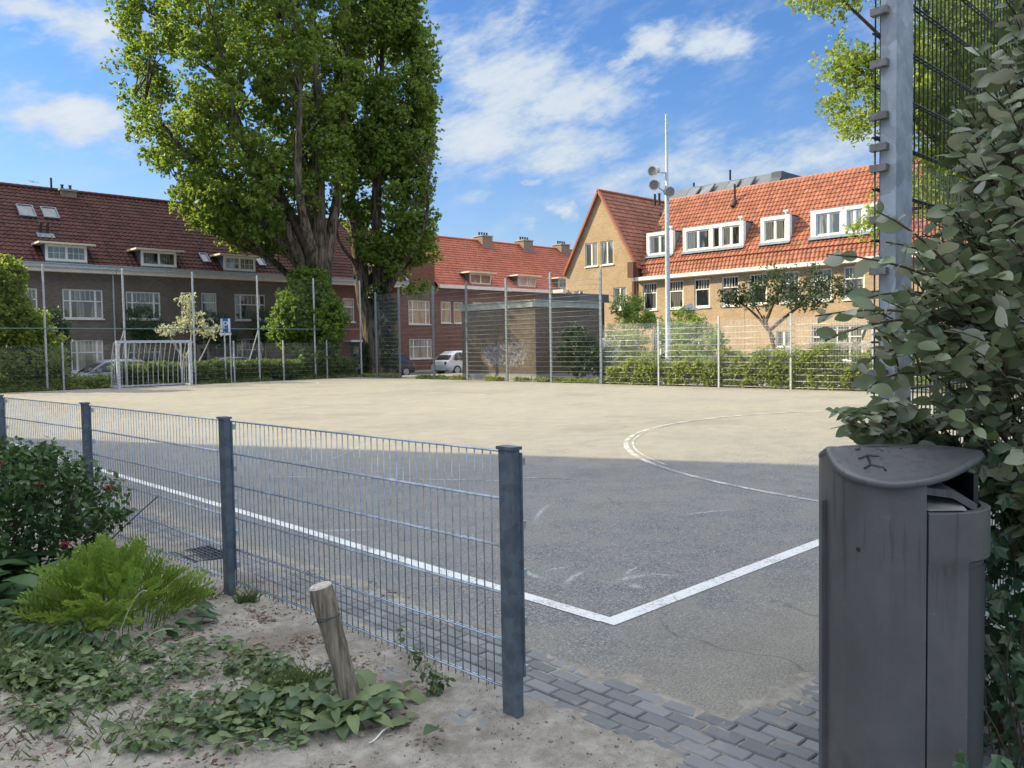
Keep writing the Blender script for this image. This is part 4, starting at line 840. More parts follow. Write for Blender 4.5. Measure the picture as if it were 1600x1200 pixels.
# ================================================================== parked cars
def car(label, loc, heading, colr, L=4.3, Wd=1.76, Hh=1.48, kind='hatch', metal=.3):
    t = thing('parked_car', label, 'car', loc, 'cars parked along the far streets'); h = math.radians(heading); c, s = math.cos(h), math.sin(h)
    def tfm(V): V = np.asarray(V); return np.stack([loc[0]+V[:,0]*c-V[:,1]*s, loc[1]+V[:,0]*s+V[:,1]*c, loc[2]+V[:,2]], 1)
    m = carpaint('car_paint', colr, metal)
    # stations from the tail to the nose: x, bottom, waist, width factor
    xs = [(-.5,.36,.62,.86),(-.485,.28,.84,.93),(-.44,.24,.92,.98),(-.3,.22,.93,1),(0,.22,.90,1),(.2,.22,.88,1),(.30,.22,.85,.99),(.40,.24,.76,.96),(.47,.27,.66,.90),(.5,.36,.54,.80)]
    if kind == 'van': xs = [(-.5,.36,1.0,.92),(-.49,.28,1.06,.97),(-.44,.24,1.08,1),(-.3,.22,1.08,1),(0,.22,1.06,1),(.2,.22,1.05,1),(.30,.22,1.0,.99),(.40,.24,.9,.97),(.47,.27,.74,.92),(.5,.36,.58,.84)]
    R = []
    for (x, b, w, f) in xs:
        hw = Wd/2*f; R.append([(x*L,-hw*.9,b),(x*L,-hw,b+.15),(x*L,-hw*1.0,(b+w)/2+.04),(x*L,-hw*.96,w-.02),(x*L,-hw*.8,w+.03),(x*L,0,w+.05),(x*L,hw*.8,w+.03),(x*L,hw*.96,w-.02),(x*L,hw,(b+w)/2+.04),(x*L,hw,b+.15),(x*L,hw*.9,b)])
    g = G(tfm); R = np.array(R); g.grid(R, wrap=True); g.f.setdefault(11, []).append(np.array([list(range(11)), list(range(R.shape[0]*11-11, R.shape[0]*11))[::-1]])); g.build('body', m, t, smooth=True, sharp=50)
    top = [(-.43,.93),(-.36,1.28),(-.28,Hh-.04),(-.12,Hh),(.02,Hh-.01),(.10,Hh-.06),(.30,.87)] if kind != 'van' else [(-.47,1.08),(-.46,1.7),(-.42,Hh-.05),(-.2,Hh),(.15,Hh-.02),(.24,Hh-.12),(.40,1.0)]
    P = []
    for x, z in top:
        k = (z-.9)/(Hh-.9); hw = Wd/2*(.95-.19*k if kind != 'van' else .97-.06*k); P.append([(x*L,-hw-.01,.88),(x*L,-hw,z-.06*k),(x*L,-hw*.82,z),(x*L,hw*.82,z),(x*L,hw,z-.06*k),(x*L,hw+.01,.88)])
    g = G(tfm); g.grid(np.array(P)); g.build('roof', m, t, smooth=True, sharp=40)
    g = G(tfm); o = .012
    for sd in (-1, 1):
        def sp(x, z): k = (z-.9)/(Hh-.9); return (x*L, sd*(Wd/2*(.95-.19*k if kind != 'van' else .97-.06*k)+.018), z)
        zz = Hh-.13
        qs = [((-.36,.97),(-.20,.97),(-.20,zz),(-.31,zz-.04)),((-.185,.97),(-.01,.97),(-.01,zz),(-.185,zz)),((.005,.97),(.24,.95),(.105,zz-.03),(.005,zz))]
        if kind == 'van': qs = [((-.2,1.15),(.0,1.15),(.0,Hh-.2),(-.2,Hh-.2)),((.02,1.15),(.3,1.12),(.2,Hh-.22),(.02,Hh-.2))]
        for q in qs: g.add([sp(*k) for k in q], [(0,1,2,3)])
    (xa, za), (xb, zb) = top[0], top[2 if kind != 'van' else 1]
    wv = Wd/2*.76; g.add([(xa*L-.025,-wv,za+.06),(xa*L-.025,wv,za+.06),(top[1][0]*L-.03,wv*.93,top[1][1]),(top[1][0]*L-.03,-wv*.93,top[1][1])], [(0,1,2,3)])
    (xa, za), (xb, zb) = top[-1], top[-2]; g.add([(xa*L+.02,-wv,za+.05),(xa*L+.02,wv,za+.05),(xb*L+.03,wv*.9,zb-.03),(xb*L+.03,-wv*.9,zb-.03)], [(0,1,2,3)])
    g.build('windows', m_carg, t)
    for x in (-.31, .31):
        for sd in (-1, 1):
            a = arr(-s*sd, c*sd, 0); cc = tfm(arr((x*L, sd*(Wd/2-.2), .31)))[0]
            g = G(); g.lathe([(.2,0),(.31,.0),(.325,.04),(.325,.17),(.30,.21),(.2,.21)], cc, 18, axis=a); w = g.build('wheel', m_rubber, t, smooth=True, sharp=40)
            g = G(); g.lathe([(.03,.20),(.2,.19),(.205,.212),(.05,.215)], cc, 14, axis=a); g.build('rim', m_gal2, w)
    for sd in (-1, 1):
        g = G(tfm); g.box((.475*L,sd*Wd*.30-.14,.60),(.488*L,sd*Wd*.30+.14,.70)); g.build('headlight', m_white, t)
        g = G(tfm); g.box((-.497*L,sd*Wd*.38-.09,.66),(-.478*L,sd*Wd*.38+.09,.86)); g.build('tail_light', bpy.data.materials.get('tail_red') or simple('tail_red',(.25,.01,.01),.3), t)
        g = G(tfm); g.box((.17*L,sd*(Wd/2+.02)-.08,.92),(.21*L,sd*(Wd/2+.02)+.08,1.05)); g.build('mirror', m, t)
    return t
RZ = -.27
car('silver parked car just left of the goal, behind the low hedge', (10.0,39.3,RZ), 180, (.42,.45,.49), 4.3, metal=.6)
car('dark grey parked car seen through the goal bars', (15.6,39.3,RZ), 180, (.16,.175,.20), metal=.5)
car('black parked car under the parking sign', (20.6,39.3,RZ), 180, (.035,.037,.042), metal=.3)
car('dark blue parked car beside the right-hand tree trunk', (25.6,39.3,RZ), 180, (.03,.04,.07), metal=.4)
car('white parked car half hidden by the brick hut', (32.2,39.0,RZ), 0, (.72,.72,.71), 4.5, 1.8, 1.56, metal=0)
car('light blue parked car behind the climbing plants, right of the light mast', (30.2,15.6,RZ), 90, (.22,.36,.58), metal=.4)
car('navy parked car behind the base of the light mast', (30.2,20.4,RZ), 90, (.035,.055,.10), metal=.3)
car('white parked van beside the right end of the brick hut', (31.2,26.6,RZ), 90, (.72,.72,.71), 4.9, 1.95, 2.15, 'van', metal=0)
# ================================================================== aeroplane
ap = thing('aeroplane', 'tiny distant airliner above the left roof', 'aeroplane', (415.7,1693.8,316.7)); hd = unit(RIGHT+BACK*.15); sd_ = np.cross(arr(0,0,1), hd); o = arr(415.7,1693.8,316.7)
m_air = simple('airliner_white', (.55,.57,.6), .4)
g = G(); g.lathe([(.1,-10),(.7,-7.5),(1.1,-4),(1.15,5),(1.0,7.5),(.5,9.3),(.05,10)], o, 10, axis=hd); g.build('fuselage', m_air, ap, smooth=True)
g = G()
for s in (-1, 1): g.add([o+hd*2, o-hd*1.5, o-hd*4.5+sd_*s*9.5+arr(0,0,.8), o-hd*3.3+sd_*s*9.5+arr(0,0,.8)]+[q+arr(0,0,.3) for q in (o+hd*2, o-hd*1.5, o-hd*4.5+sd_*s*9.5+arr(0,0,.8), o-hd*3.3+sd_*s*9.5+arr(0,0,.8))], [(0,1,2,3),(4,5,6,7),(0,1,5,4),(1,2,6,5),(2,3,7,6),(3,0,4,7)])
g.build('wings', m_air, ap); g = G(); b = o-hd*7
g.add([b+hd*.5, b-hd*2.2, b-hd*3.2+arr(0,0,3.6), b-hd*1.8+arr(0,0,3.6)]+[q+sd_*.2 for q in (b+hd*.5, b-hd*2.2, b-hd*3.2+arr(0,0,3.6), b-hd*1.8+arr(0,0,3.6))], [(0,1,2,3),(4,5,6,7),(0,1,5,4),(1,2,6,5),(2,3,7,6),(3,0,4,7)])
g.build('tail_fin', m_air, ap)
# ================================================================== wooden stake
stk = thing('wooden_stake', 'weathered round wooden stake leaning beside the low fence', 'stake', W(-.66,3.31,0))
b, tp = arr(*W(-.645,3.32,-.1)), arr(*W(-.795,3.30,.555)); ax = unit(tp-b); m_wood, nt_, b_ = mat('weathered_wood'); p_ = pos(nt_)
mp_ = N(nt_, 'ShaderNodeMapping', i={'Vector': p_, 'Scale': (55,55,4)}).outputs[0]; f_ = noi(nt_, mp_, 1, 6, .65); nt_.links.new(mixc(nt_, ramp(nt_, f_, .35, .7), (.115,.095,.072), (.31,.265,.205)), b_.inputs['Base Color']); sv(b_, rough=.9, spec=.15); bump(nt_, b_, f_, .9, .006)
g = G(); T = np.linspace(0, 1, 14); n = 20; A = unit(np.cross(ax, (0,1,0))); B = np.cross(ax, A); V = []
for i, t in enumerate(T):
    r = .045+.003*math.sin(t*9)+(.002 if t > .9 else 0); V.append([b+(tp-b)*t+(A*math.cos(q)+B*math.sin(q))*(r+.0025*hnoise(math.cos(q)*3, math.sin(q)*3, t*4+1)) for q in np.arange(n)*2*PI/n])
V = np.array(V); g.grid(V, wrap=True); tw = g.build('shaft', m_wood, stk, smooth=True)
g = G(); cpt = tp+ax*.006; g.add(np.concatenate([V[-1], V[-1]*.88+cpt*.12+ax*.006, cpt[None]]), [(i, (i+1) % n, n+(i+1) % n, n+i) for i in range(n)], [(n+i, n+(i+1) % n, 2*n) for i in range(n)])
m_end, nt_, b_ = mat('cut_wood_end'); nt_.links.new(mixc(nt_, ramp(nt_, noi(nt_, pos(nt_), 60, 5, .7), .3, .7), (.30,.27,.22), (.52,.48,.41)), b_.inputs['Base Color']); sv(b_, rough=.95)
g.build('cut_end', m_end, tw, smooth=True, sharp=40)
for q, rr in ((.80,.0475),(.12,.049)):
    g = G()
    for dz in (0, .006):
        c = b+(tp-b)*q+ax*dz; g.tube([c+(A*math.cos(w)+B*math.sin(w))*rr+ax*.008*math.sin(w+dz*200) for w in np.linspace(0, 2*PI, 25)], .0022, 5)
    g.tube([c+A*rr, c+A*(rr+.015)+ax*.004, c+A*(rr+.03)-ax*.004], .002, 5); g.build('wire_tie', m_dark, stk)
# ================================================================== litter bin
BX, BY = 1.262, 2.66
bn = thing('litter_bin', 'tall dark grey litter bin with a curved overhanging lid, beside the evergreen shrub', 'litter bin', W(BX,BY,0))
m_bin, nt_, b_ = mat('dark_grey_plastic'); p_ = pos(nt_); sv(b_, rough=.42, spec=.5)
st_ = N(nt_, 'ShaderNodeMapping', i={'Vector': p_, 'Scale': (16,16,1.3)}).outputs[0]
f1, f2, f3 = noi(nt_, p_, 4, 5, .65), noi(nt_, st_, 1, 5, .6), noi(nt_, p_, 260, 2, .5)
c_ = mixc(nt_, ramp(nt_, f1, .3, .7), (.078,.078,.080), (.102,.102,.103)); c_ = mixc(nt_, M(nt_,'MULTIPLY',ramp(nt_, f2, .55, .70),.32), c_, (.115,.112,.108)); c_ = mixc(nt_, M(nt_,'MULTIPLY',ramp(nt_, noi(nt_, p_, 22, 6, .75), .63, .72),.5), c_, (.20,.20,.20))
zz_ = N(nt_, 'ShaderNodeSeparateXYZ', i={0: p_}).outputs[2]
dr_ = N(nt_, 'ShaderNodeMapping', i={'Vector': p_, 'Scale': (38,38,2.6)}).outputs[0]; c_ = mixc(nt_, M(nt_,'MULTIPLY',M(nt_,'MULTIPLY',ramp(nt_, noi(nt_, dr_, 1, 4, .55), .56, .62), ramp(nt_, zz_, .45, 1.1)),.42), c_, (.026,.027,.030))
c_ = mixc(nt_, M(nt_,'MULTIPLY',M(nt_,'MULTIPLY',ramp(nt_, zz_, .42, .05), ramp(nt_, noi(nt_, p_, 9, 6, .7), .4, .65)),.55), c_, (.17,.155,.13))
sx_ = N(nt_, 'ShaderNodeMapping', i={'Vector': p_, 'Scale': (14,14,160), 'Rotation': (.25,.2,0)}).outputs[0]; c_ = mixc(nt_, M(nt_,'MULTIPLY',ramp(nt_, noi(nt_, sx_, 1, 3, .6), .70, .74),.4), c_, (.16,.16,.165))
nt_.links.new(c_, b_.inputs['Base Color']); nt_.links.new(M(nt_, 'ADD', M(nt_,'MULTIPLY',f1,.22), .34), b_.inputs['Roughness']); bump(nt_, b_, f3, .12, .001)
m_bin2 = simple('bin_inner_plastic', (.022,.023,.026), .6)
def LB(V): V = np.asarray(V, float); return Wn(np.stack([V[:,0]+BX, V[:,1]+BY, V[:,2]], 1))
def plan(q, a=.240, b=.232, e=2.5):           # rounded oval footprint, q=0 right, -90 deg front
    c, s = np.cos(q), np.sin(q); return np.sign(c)*a*np.abs(c)**(2/e), np.sign(s)*b*np.abs(s)**(2/e)
def lidw(x): return np.interp(x, [-.3,-.13,-.03,.05,.12,.2,.27], [.97,.99,.93,.80,.62,.43,.25])
def lidz(x, y): return 1.170-.04*(x+.05)-np.interp(x, [-.28,-.13,-.03,.1,.27], [.085,.082,.066,.045,.015])*np.where(y < 0, 1-np.exp(y/.085), np.interp(x, [-.28,-.1], [.75,.35])*(1-np.exp(-y/.12)))
def shell(q0, q1, z0f, z1f, th=.016, nq=60, nz=24, off=None):
    qs = np.linspace(q0, q1, nq); x, y = plan(qs); Vo = []
    for k in range(nz+1):
        t = k/nz; z = z0f(x, y)*(1-t)+z1f(x, y)*t; r = off(qs, x, z) if off is not None else 0*x
        nx, ny = np.cos(qs), np.sin(qs); Vo.append(np.stack([x+nx*r, y+ny*r, z], 1))
    Vo = np.array(Vo); xi, yi = plan(qs, .240-th, .232-th)
    Vi = np.array([np.stack([xi, yi, Vo[k][:,2]], 1) for k in range(nz+1)])
    g = G(LB); g.grid(Vo); g.grid(Vi); g.grid(np.stack([Vo[-1], Vi[-1]])); g.grid(np.stack([Vo[:,0], Vi[:,0]])); g.grid(np.stack([Vo[:,-1], Vi[:,-1]])); return g
qx = -math.acos(.125**1.25 if False else (.03/.262)**1.25)-0.0            # front seam
qseam = -(PI/2+.075)
zero = lambda x, y: 0*x+.02
g = shell(qseam, -PI*1.5-.25, zero, lambda x, y: lidz(x, y)-.022, nq=90); body = g.build('body', m_bin, bn, smooth=True, sharp=35)
g = shell(-PI*1.5-.25, -2*PI+.35, zero, lambda x, y: lidz(x, y)-.022, nq=30); g.build('back_panel', m_bin, bn, smooth=True, sharp=35)
def dooroff(qs, x, z):
    inset = ((qs > -PI/2+.36) & (qs < .30)); r = np.where(inset & (z < .845) & (z > .06), -.013, 0.0); return r+np.where(z > .845, .004, 0)
zs_ = np.concatenate([[.02,.055,.065], np.linspace(.1,.80,12), [.838,.850,.87,.93,.985,.997,1.0]])
qs_ = np.sort(np.concatenate([np.linspace(qseam+.018, .345, 44), [-PI/2+.205, -PI/2+.235]])); x_, y_ = plan(qs_); V = []
for z in zs_:
    r = dooroff(qs_, x_, np.full_like(x_, z))-(.006 if z >= .999 else 0); V.append(np.stack([x_+np.cos(qs_)*r, y_+np.sin(qs_)*r, np.full_like(x_, z)], 1))
V = np.array(V); xi, yi = plan(qs_, .22, .21); g = G(LB); g.grid(V); g.grid(np.stack([V[-1], np.stack([xi,yi,0*xi+1.0],1), np.stack([xi,yi,0*xi+.55],1)])); g.grid(np.stack([V[:,0], V[:,0]+arr(-.0,.03,0)])); g.build('door', m_bin, bn, smooth=True, sharp=28)
m_bin3, nt_, b_ = mat('bin_door_panel'); p_ = pos(nt_); sv(b_, rough=.45); sc_ = N(nt_, 'ShaderNodeMapping', i={'Vector': p_, 'Scale': (60,60,9)}).outputs[0]
nt_.links.new(mixc(nt_, M(nt_,'MULTIPLY',ramp(nt_, noi(nt_, sc_, 1, 6, .75), .66, .74),.4), (.044,.049,.058), (.14,.145,.16)), b_.inputs['Base Color'])
qp = np.linspace(-PI/2+.25, .27, 30); xq, yq = plan(qp, .231, .223); g = G(LB); g.grid(np.array([np.stack([xq, yq, 0*xq+z], 1) for z in (.075,.3,.6,.825)])); g.build('door_panel', m_bin3, bn, smooth=True)
g = G(LB); g.box((-.19,-.15,.50),(.18,.15,.53)); g.box((-.05,.10,.53),(.21,.12,1.135)); g.box((.195,-.08,.53),(.21,.0999,1.09)); g.build('inner_liner', m_bin2, bn)
# tilting flap and inner hood in the mouth
g = G(LB); q = np.linspace(0, 1, 9); 
hood = np.array([[(-.03+.17*a, -.20+.02*math.sin(a*3), 1.075-.03*a-.05*max(0,a-.72)**.5) , (-.03+.17*a, -.05, 1.10-.03*a-.05*max(0,a-.72)**.5)] for a in q]); g.grid(hood); g.grid(hood-arr(0,0,.022)); g.grid(np.stack([hood[:,0], hood[:,0]-arr(0,0,.022)])); g.build('inner_hood', m_bin, bn, smooth=True, sharp=40)
g = G(LB); g.add([(-.02,-.222,1.006),(.10,-.215,1.004),(.12,-.10,1.03),(-.02,-.10,1.035)], [(0,1,2,3)]); g.add([(-.02,-.222,1.0),(.10,-.215,.998),(.12,-.10,1.024),(-.02,-.10,1.029)], [(0,1,2,3)]); g.build('sun_strip_flap', simple('sun_strip_steel',(.5,.5,.48),.4,.7), bn)  # pale flap plate stands in for the sunlit strip inside the mouth
# lid
qs = np.linspace(0, 2*PI, 96, endpoint=False); rings = []
for k, (f, dz) in enumerate([(.02,0),(.3,0),(.6,0),(.8,0),(.92,0),(.97,-.001),(.992,-.005),(1,-.012),(.995,-.02),(.97,-.024),(.9,-.024),(.6,-.022),(.02,-.022)]):
    x, y = plan(qs, .256*f, .258*f, 2.6); x = x+.010*f; y = np.where(y < 0, y*lidw(x), y*np.interp(x, [-.26,-.1], [.75,1])); rings.append(np.stack([x, y, lidz(x, y)+dz], 1))
g = G(LB); g.grid(np.array(rings), wrap=True); lid = g.build('lid', m_bin, bn, smooth=True, sharp=60)
g = G(LB)
for (pts) in ([(-.155,-.045),(-.12,-.03),(-.085,-.035)],[(-.12,-.03),(-.13,-.075),(-.16,-.10)],[(-.13,-.075),(-.10,-.10),(-.105,-.125)],[(-.15,-.01),(-.135,-.005)]):
    P = np.array([(x, y, lidz(np.array(x), np.array(y))+.0012) for x, y in pts]); g.tube(P, .004, 5)
g.build('lid_emblem', m_black, lid)
g = G(LB); P = np.array([(-.02+.085*math.cos(a), .06+.085*math.sin(a), lidz(np.array(-.02), np.array(.06+.085*math.sin(a)))+.0008) for a in np.linspace(1.0, 4.2, 18)]); g.tube(P, .0028, 5); g.build('lock_ring', m_black, lid)
g = G(LB); qh = -(PI/2+.93); xh, yh = plan(np.array([qh])); cz = .875
nrm = unit((math.cos(qh), math.sin(qh)*1.1, 0)); c0 = arr(xh[0], yh[0], cz); g.lathe([(.0,.0),(.0075,.0),(.0075,.0012),(.0,.0012)], c0, 12, axis=nrm); g.build('screw_hole', m_black, body)
g = G(LB); g.box((-.256,.0,.02),(-.238,.022,1.0)); g.build('side_rail', m_bin, bn)
# ================================================================== drain grate, bits on the ground
dg = thing('drain_grate', 'dark slotted drain grate lying in the paving behind the low fence', 'drain grate', (-.93,3.18,.0)); g = G()
for k in range(9): g.box((-1.08+.036*k,2.98,.004),(-1.068+.036*k,3.36,.022))
for y in (2.96,3.36,3.16): g.box((-1.10,y,.003),(-.76,y+.02,.020))
g.build('bars', m_dark, dg); g = G(); g.box((-1.09,2.965,-.03),(-.77,3.375,.0025)); g.build('sump', m_black, dg)
g = G(); P = [arr(*W(-.535+.028*t, 3.095+.06*t, .032+.006*math.sin(3*t))) for t in np.linspace(-1,1,7)]; g.tube(P, [.003]*7, 5); tag(g.build('straw', m_white, at=W(-.535,3.095,.03)), 'bent white drinking straw lying on the sand right of the stake', 'straw')
# ================================================================== leaves
f_pop = foliage('poplar_leaves', (.085,.155,.028), (.195,.28,.055), .48, (.52,.70,.09)); f_ivyb = foliage('bright_ivy', (.085,.16,.025), (.19,.28,.05), .45)
f_lime = foliage('lime_leaves', (.15,.215,.035), (.28,.345,.07), .55, (.50,.64,.10)); f_hedge = foliage('hedge_leaves', (.055,.10,.02), (.14,.19,.038), .32); f_dark = foliage('dark_leaves', (.022,.045,.016), (.05,.08,.026), .22)
f_pale = foliage('pale_leaves', (.30,.33,.17), (.50,.51,.32), .4); f_cover = foliage('cover_leaves', (.12,.175,.04), (.28,.33,.095), .4); f_grey = foliage('shaded_leaves', (.025,.055,.025), (.055,.09,.04), .25)
f_eleag = foliage('silver_backed_leaves', (.10,.15,.06), (.265,.315,.18), .22, (.26,.33,.08), .3, (.46,.46,.37), .6); f_ivy = foliage('ivy_leaves', (.022,.06,.024), (.055,.115,.036), .15, rough=.35, spec=.5)
f_rose = foliage('rose_leaves', (.03,.07,.022), (.075,.135,.036), .2); f_broad = foliage('broad_leaves', (.03,.075,.028), (.065,.125,.045), .2, rough=.42); f_tansy = foliage('feathery_leaves', (.10,.175,.022), (.23,.33,.055), .35); f_weed = foliage('dock_leaves', (.032,.075,.028), (.19,.245,.10), .22, rough=.36)
f_bloss = foliage('pale_blossom', (.52,.45,.36), (.66,.58,.48), .3); f_dry = foliage('dry_bits', (.09,.045,.03), (.38,.29,.20), .0, rough=.9)
f_grass = foliage('grass_blades', (.055,.10,.025), (.14,.19,.06), .25)
f_garden = foliage('garden_leaves', (.04,.09,.035), (.085,.15,.06), .3); RT = np.array(RIGHT); BK = np.array(BACK); UPV = arr(0,0,1)
def TF(base): return lambda L, D, z: arr(base[0], base[1], 0)+RT*L+BK*D+UPV*z
def poplar(label, base, prof, stems, trunk, n, mat_leaf, seed, size=.19, holes=-.10, per=26):
    global rng
    rng = np.random.default_rng(seed); F = TF(base); z_, xl_, xr_ = map(np.array, zip(*prof))
    t = thing('poplar_tree', label, 'tree', (base[0], base[1], 0), 'two big poplars by the pitch')
    zs = []; w_ = xr_-xl_
    zz = np.linspace(z_[0], z_[-1], 400); ww = np.interp(zz, z_, w_); zs = rng.choice(zz, n*2, p=ww/ww.sum())
    C = []
    for z in zs:
        xl, xr = np.interp(z, z_, xl_), np.interp(z, z_, xr_); c, w = (xl+xr)/2, (xr-xl)/2; a = rng.random()*2*PI
        k = .93+.13*hnoise(math.cos(a)*1.3+seed, z*.45, 1)+.09*hnoise(math.cos(a)*4+seed, z*1.3, 1)
        r = rng.random()**.42*k; p = F(c+w*r*math.cos(a), .8*w*r*math.sin(a), z)
        if noise.noise(Vector(p*.42)+Vector((seed,0,0))) < holes-(.12 if r > .8 else 0): continue
        C.append(p)
        if len(C) >= n: break
    C = np.array(C); g = G()
    leafcloud(g, C, rng.uniform(.4, .85, len(C)), per, size, CL5, .25, .8, .3)
    g.build('crown', mat_leaf, t)
    g = G(); S = []
    for pts, r in trunk:
        P = [F(*p) for p in pts]; tt = np.linspace(0, 1, len(P)); ti = np.linspace(0, 1, 24); P = np.array(P); Q = np.stack([np.interp(ti, tt, P[:,k]) for k in range(3)], 1); rr = np.interp(ti, tt, r)
        Q[1:-1] = (Q[:-2]+2*Q[1:-1]+Q[2:])/4; Q += .04*np.sin(ti*17)[:,None]*RT; g.tube(Q, rr, 14)
    g2 = g
    for pts, r in stems:
        P = np.array([F(*p) for p in pts]); ti = np.linspace(0, 1, 20); tt = np.linspace(0, 1, len(P)); Q = np.stack([np.interp(ti, tt, P[:,k]) for k in range(3)], 1)
        for _ in range(3): Q[1:-1] = (Q[:-2]+2*Q[1:-1]+Q[2:])/4
        Q[:,0] += .12*np.sin(ti*9+len(S)); rr = r*(1-ti)**.8*.96+.03; g2.tube(Q, rr, 8); S.append(Q)
    g2.build('trunk', m_bark, t, smooth=True)
    A = np.concatenate(S); g = G()
    for c in C[rng.permutation(len(C))[:300]]:
        d = np.linalg.norm((A-c)[:, :2], axis=1)+np.abs(A[:,2]-(c[2]-1.2-.35*np.linalg.norm((A-c)[:, :2], axis=1)))*1.2; a = A[np.argmin(d)]; L = np.linalg.norm(c-a)
        if L > 7: continue
        g.tube(bez(a, (a+c)/2+UPV*(.12*L-.2), c, 6), np.linspace(.02+.012*L, .012, 6), 5)
    g.build('branches', m_bark, t); return t
k = .0355
pz = lambda y: 1.52+(545-y)*k
def pf(rows, cx, kk): return [(1.52+(545-y)*kk, (a-cx)*kk, (b-cx)*kk) for y, a, b in rows]
poplar('huge spreading poplar with a fan of stems, bright on its left side, over the terrace', (19.8,37.0), pf([(392,395,455),(372,335,500),(350,302,520),(326,282,545),(300,260,560),(270,246,570),(240,234,575),(190,224,580),(120,212,580),(50,204,575),(-30,210,570),(-120,250,545),(-200,340,480)], 490, k),
    [([(.3,0,5.2),(-1.2,.3,9),(-4,.5,14),(-6.2,0,20)],.33),([(-.2,0,5.2),(-2.4,-.6,8.5),(-6.0,-1.2,11.5),(-8.6,-1.4,15)],.30),([(.1,0,5.2),(-.2,.8,10),(-1.3,1.4,16),(-2.0,1.4,23)],.36),([(.5,0,5.2),(.6,-.4,11),(.5,-.6,17),(.6,-.6,24)],.42),([(.7,0,5.2),(1.2,.9,10),(1.8,1.6,16),(2.2,1.6,22)],.34),
     ([(-.4,0,4.6),(-2.6,1,6.6),(-5.6,1.6,8),(-7.4,1.8,9.8)],.2),([(-.1,-.2,5),(-1.5,-1.8,9),(-3,-2.8,13),(-4,-3.2,18)],.26),([(.4,-.3,5),(.0,-2.4,9),(.3,-3,14),(0,-3.2,20)],.28)],
    [([(-.1,0,-.3),(-.05,0,.8),(.0,0,2.5),(.1,0,4.6),(.15,0,6.4)],[1.25,1.0,.88,.86,.55])], 1500, f_pop, 3)
k2 = .0377
poplar('narrower dark poplar with a pale sunlit trunk edge, right of the spreading one', (24.2,37.6), pf([(462,645,676),(440,620,686),(405,570,692),(360,545,692),(300,530,690),(200,520,692),(120,528,702),(60,536,692),(10,540,668),(-60,545,650),(-130,560,630)], 590, k2),
    [([(-.9,0,5.6),(-1.2,.2,9),(-1.4,.2,15),(-1.2,0,22)],.34),([(.1,0,4.6),(.3,-.2,9),(.6,-.3,15),(.8,-.3,22)],.40),([(.5,0,4.6),(1.5,.4,8),(2.2,.4,14),(2.6,.4,19)],.3),([(.5,-.2,4.2),(2.0,-.9,6.6),(3.3,-1.2,9),(3.6,-1.2,12)],.2),([(0,.3,5),(-.2,1.6,9),(0,2.2,15),(.2,2,20)],.3),([(-.8,-.1,5.8),(-1.6,-.5,7.2),(-2.2,-.7,9)],.12)],
    [([(-.05,0,-.3),(-.1,0,.8),(-.35,0,3),(-.75,0,5.6),(-.95,0,7.5)],[.95,.62,.50,.44,.34]),([(.25,0,-.3),(.25,0,.8),(.2,.1,3),(.25,.1,5.2),(.3,.1,7)],[.95,.66,.56,.5,.4])], 950, f_pop, 8, holes=-.2)
rng = np.random.default_rng(21)
def shrub(name, label, cat, blobs, size, fm, T=None, per=14, dens=1.0, up=.4, at=None, group=None, stems=None, sr=.05, rad=(.16,.34), shell=.45, bark=None, leafname='foliage'):
    at = at or (blobs[0][0][0], blobs[0][0][1], 0); t = thing(name, label, cat, at, group); g = G()
    for c, r, n in blobs: P = ellipsoid_pts(c, r, max(3, int(n*dens)), shell); P = P[P[:,2] > .02]; leafcloud(g, P, rng.uniform(*rad, len(P)), per, size, T or CL4, up)
    g.build(leafname, fm, t)
    g = G()
    if stems is None: stems = [((at[0]+rng.normal()*.1, at[1]+rng.normal()*.1, -.05), c, sr) for c, r, n in blobs for _ in range(2)]
    for s in stems:
        a, b, r = s[:3]; m_ = (arr(*a)+arr(*b))/2+arr(rng.normal()*.12, rng.normal()*.12, .1) if len(s) < 4 else arr(*s[3]); g.tube(bez(a, m_, b, 7), np.linspace(r, r*.3, 7), 6)
    g.build('stems', bark or m_twig, t); return t
F1 = TF((19.8,37.0))
shrub('ivy_bush', 'rounded bright green bush wrapped around the foot of the spreading poplar', 'bush', [(F1(-.3,-1.2,3.4),(1.5,1.3,1.5),230),(F1(.6,-1.1,3.0),(1.3,1.2,1.7),180),(F1(-1.2,-1.0,2.6),(.9,.9,1.1),90),(F1(0,-1.0,4.9),(1.0,.8,1.0),130),(F1(.3,-1.1,1.3),(1.1,1.0,.9),110)], .19, f_ivyb, CL5, 14, at=(19.8,36.0,0), rad=(.25,.5))
F2 = TF((24.2,37.6))
shrub('ivy_bush', 'dark ivy climbing the right side of the narrower poplar trunk', 'ivy', [(F2(.8,-.3,1.2),(.55,.5,1.2),60),(F2(.8,-.2,3.2),(.5,.5,1.4),60),(F2(.4,-.5,4.8),(.7,.4,.5),40),(F2(-.5,-.6,1.0),(.25,.2,1.0),20)], .16, f_grey, CL4, 12, at=(24.9,37.4,0))
shrub('tall_shrub', 'tall yellow-green shrub at the left edge behind the mesh fence', 'shrub', [((5.0,36.0,4.7),(.75,.8,.8),80),((5.1,36.0,3.4),(.75,.8,1.0),105),((5.7,35.9,2.2),(.7,.7,.9),85),((4.4,36.0,3.0),(.9,.8,1.4),110),((4.2,36,4.9),(.6,.6,.6),50),((6.1,35.9,2.9),(.4,.5,.3),18)], .13, f_lime, CL5, 15, at=(5.3,36,0), rad=(.2,.4))
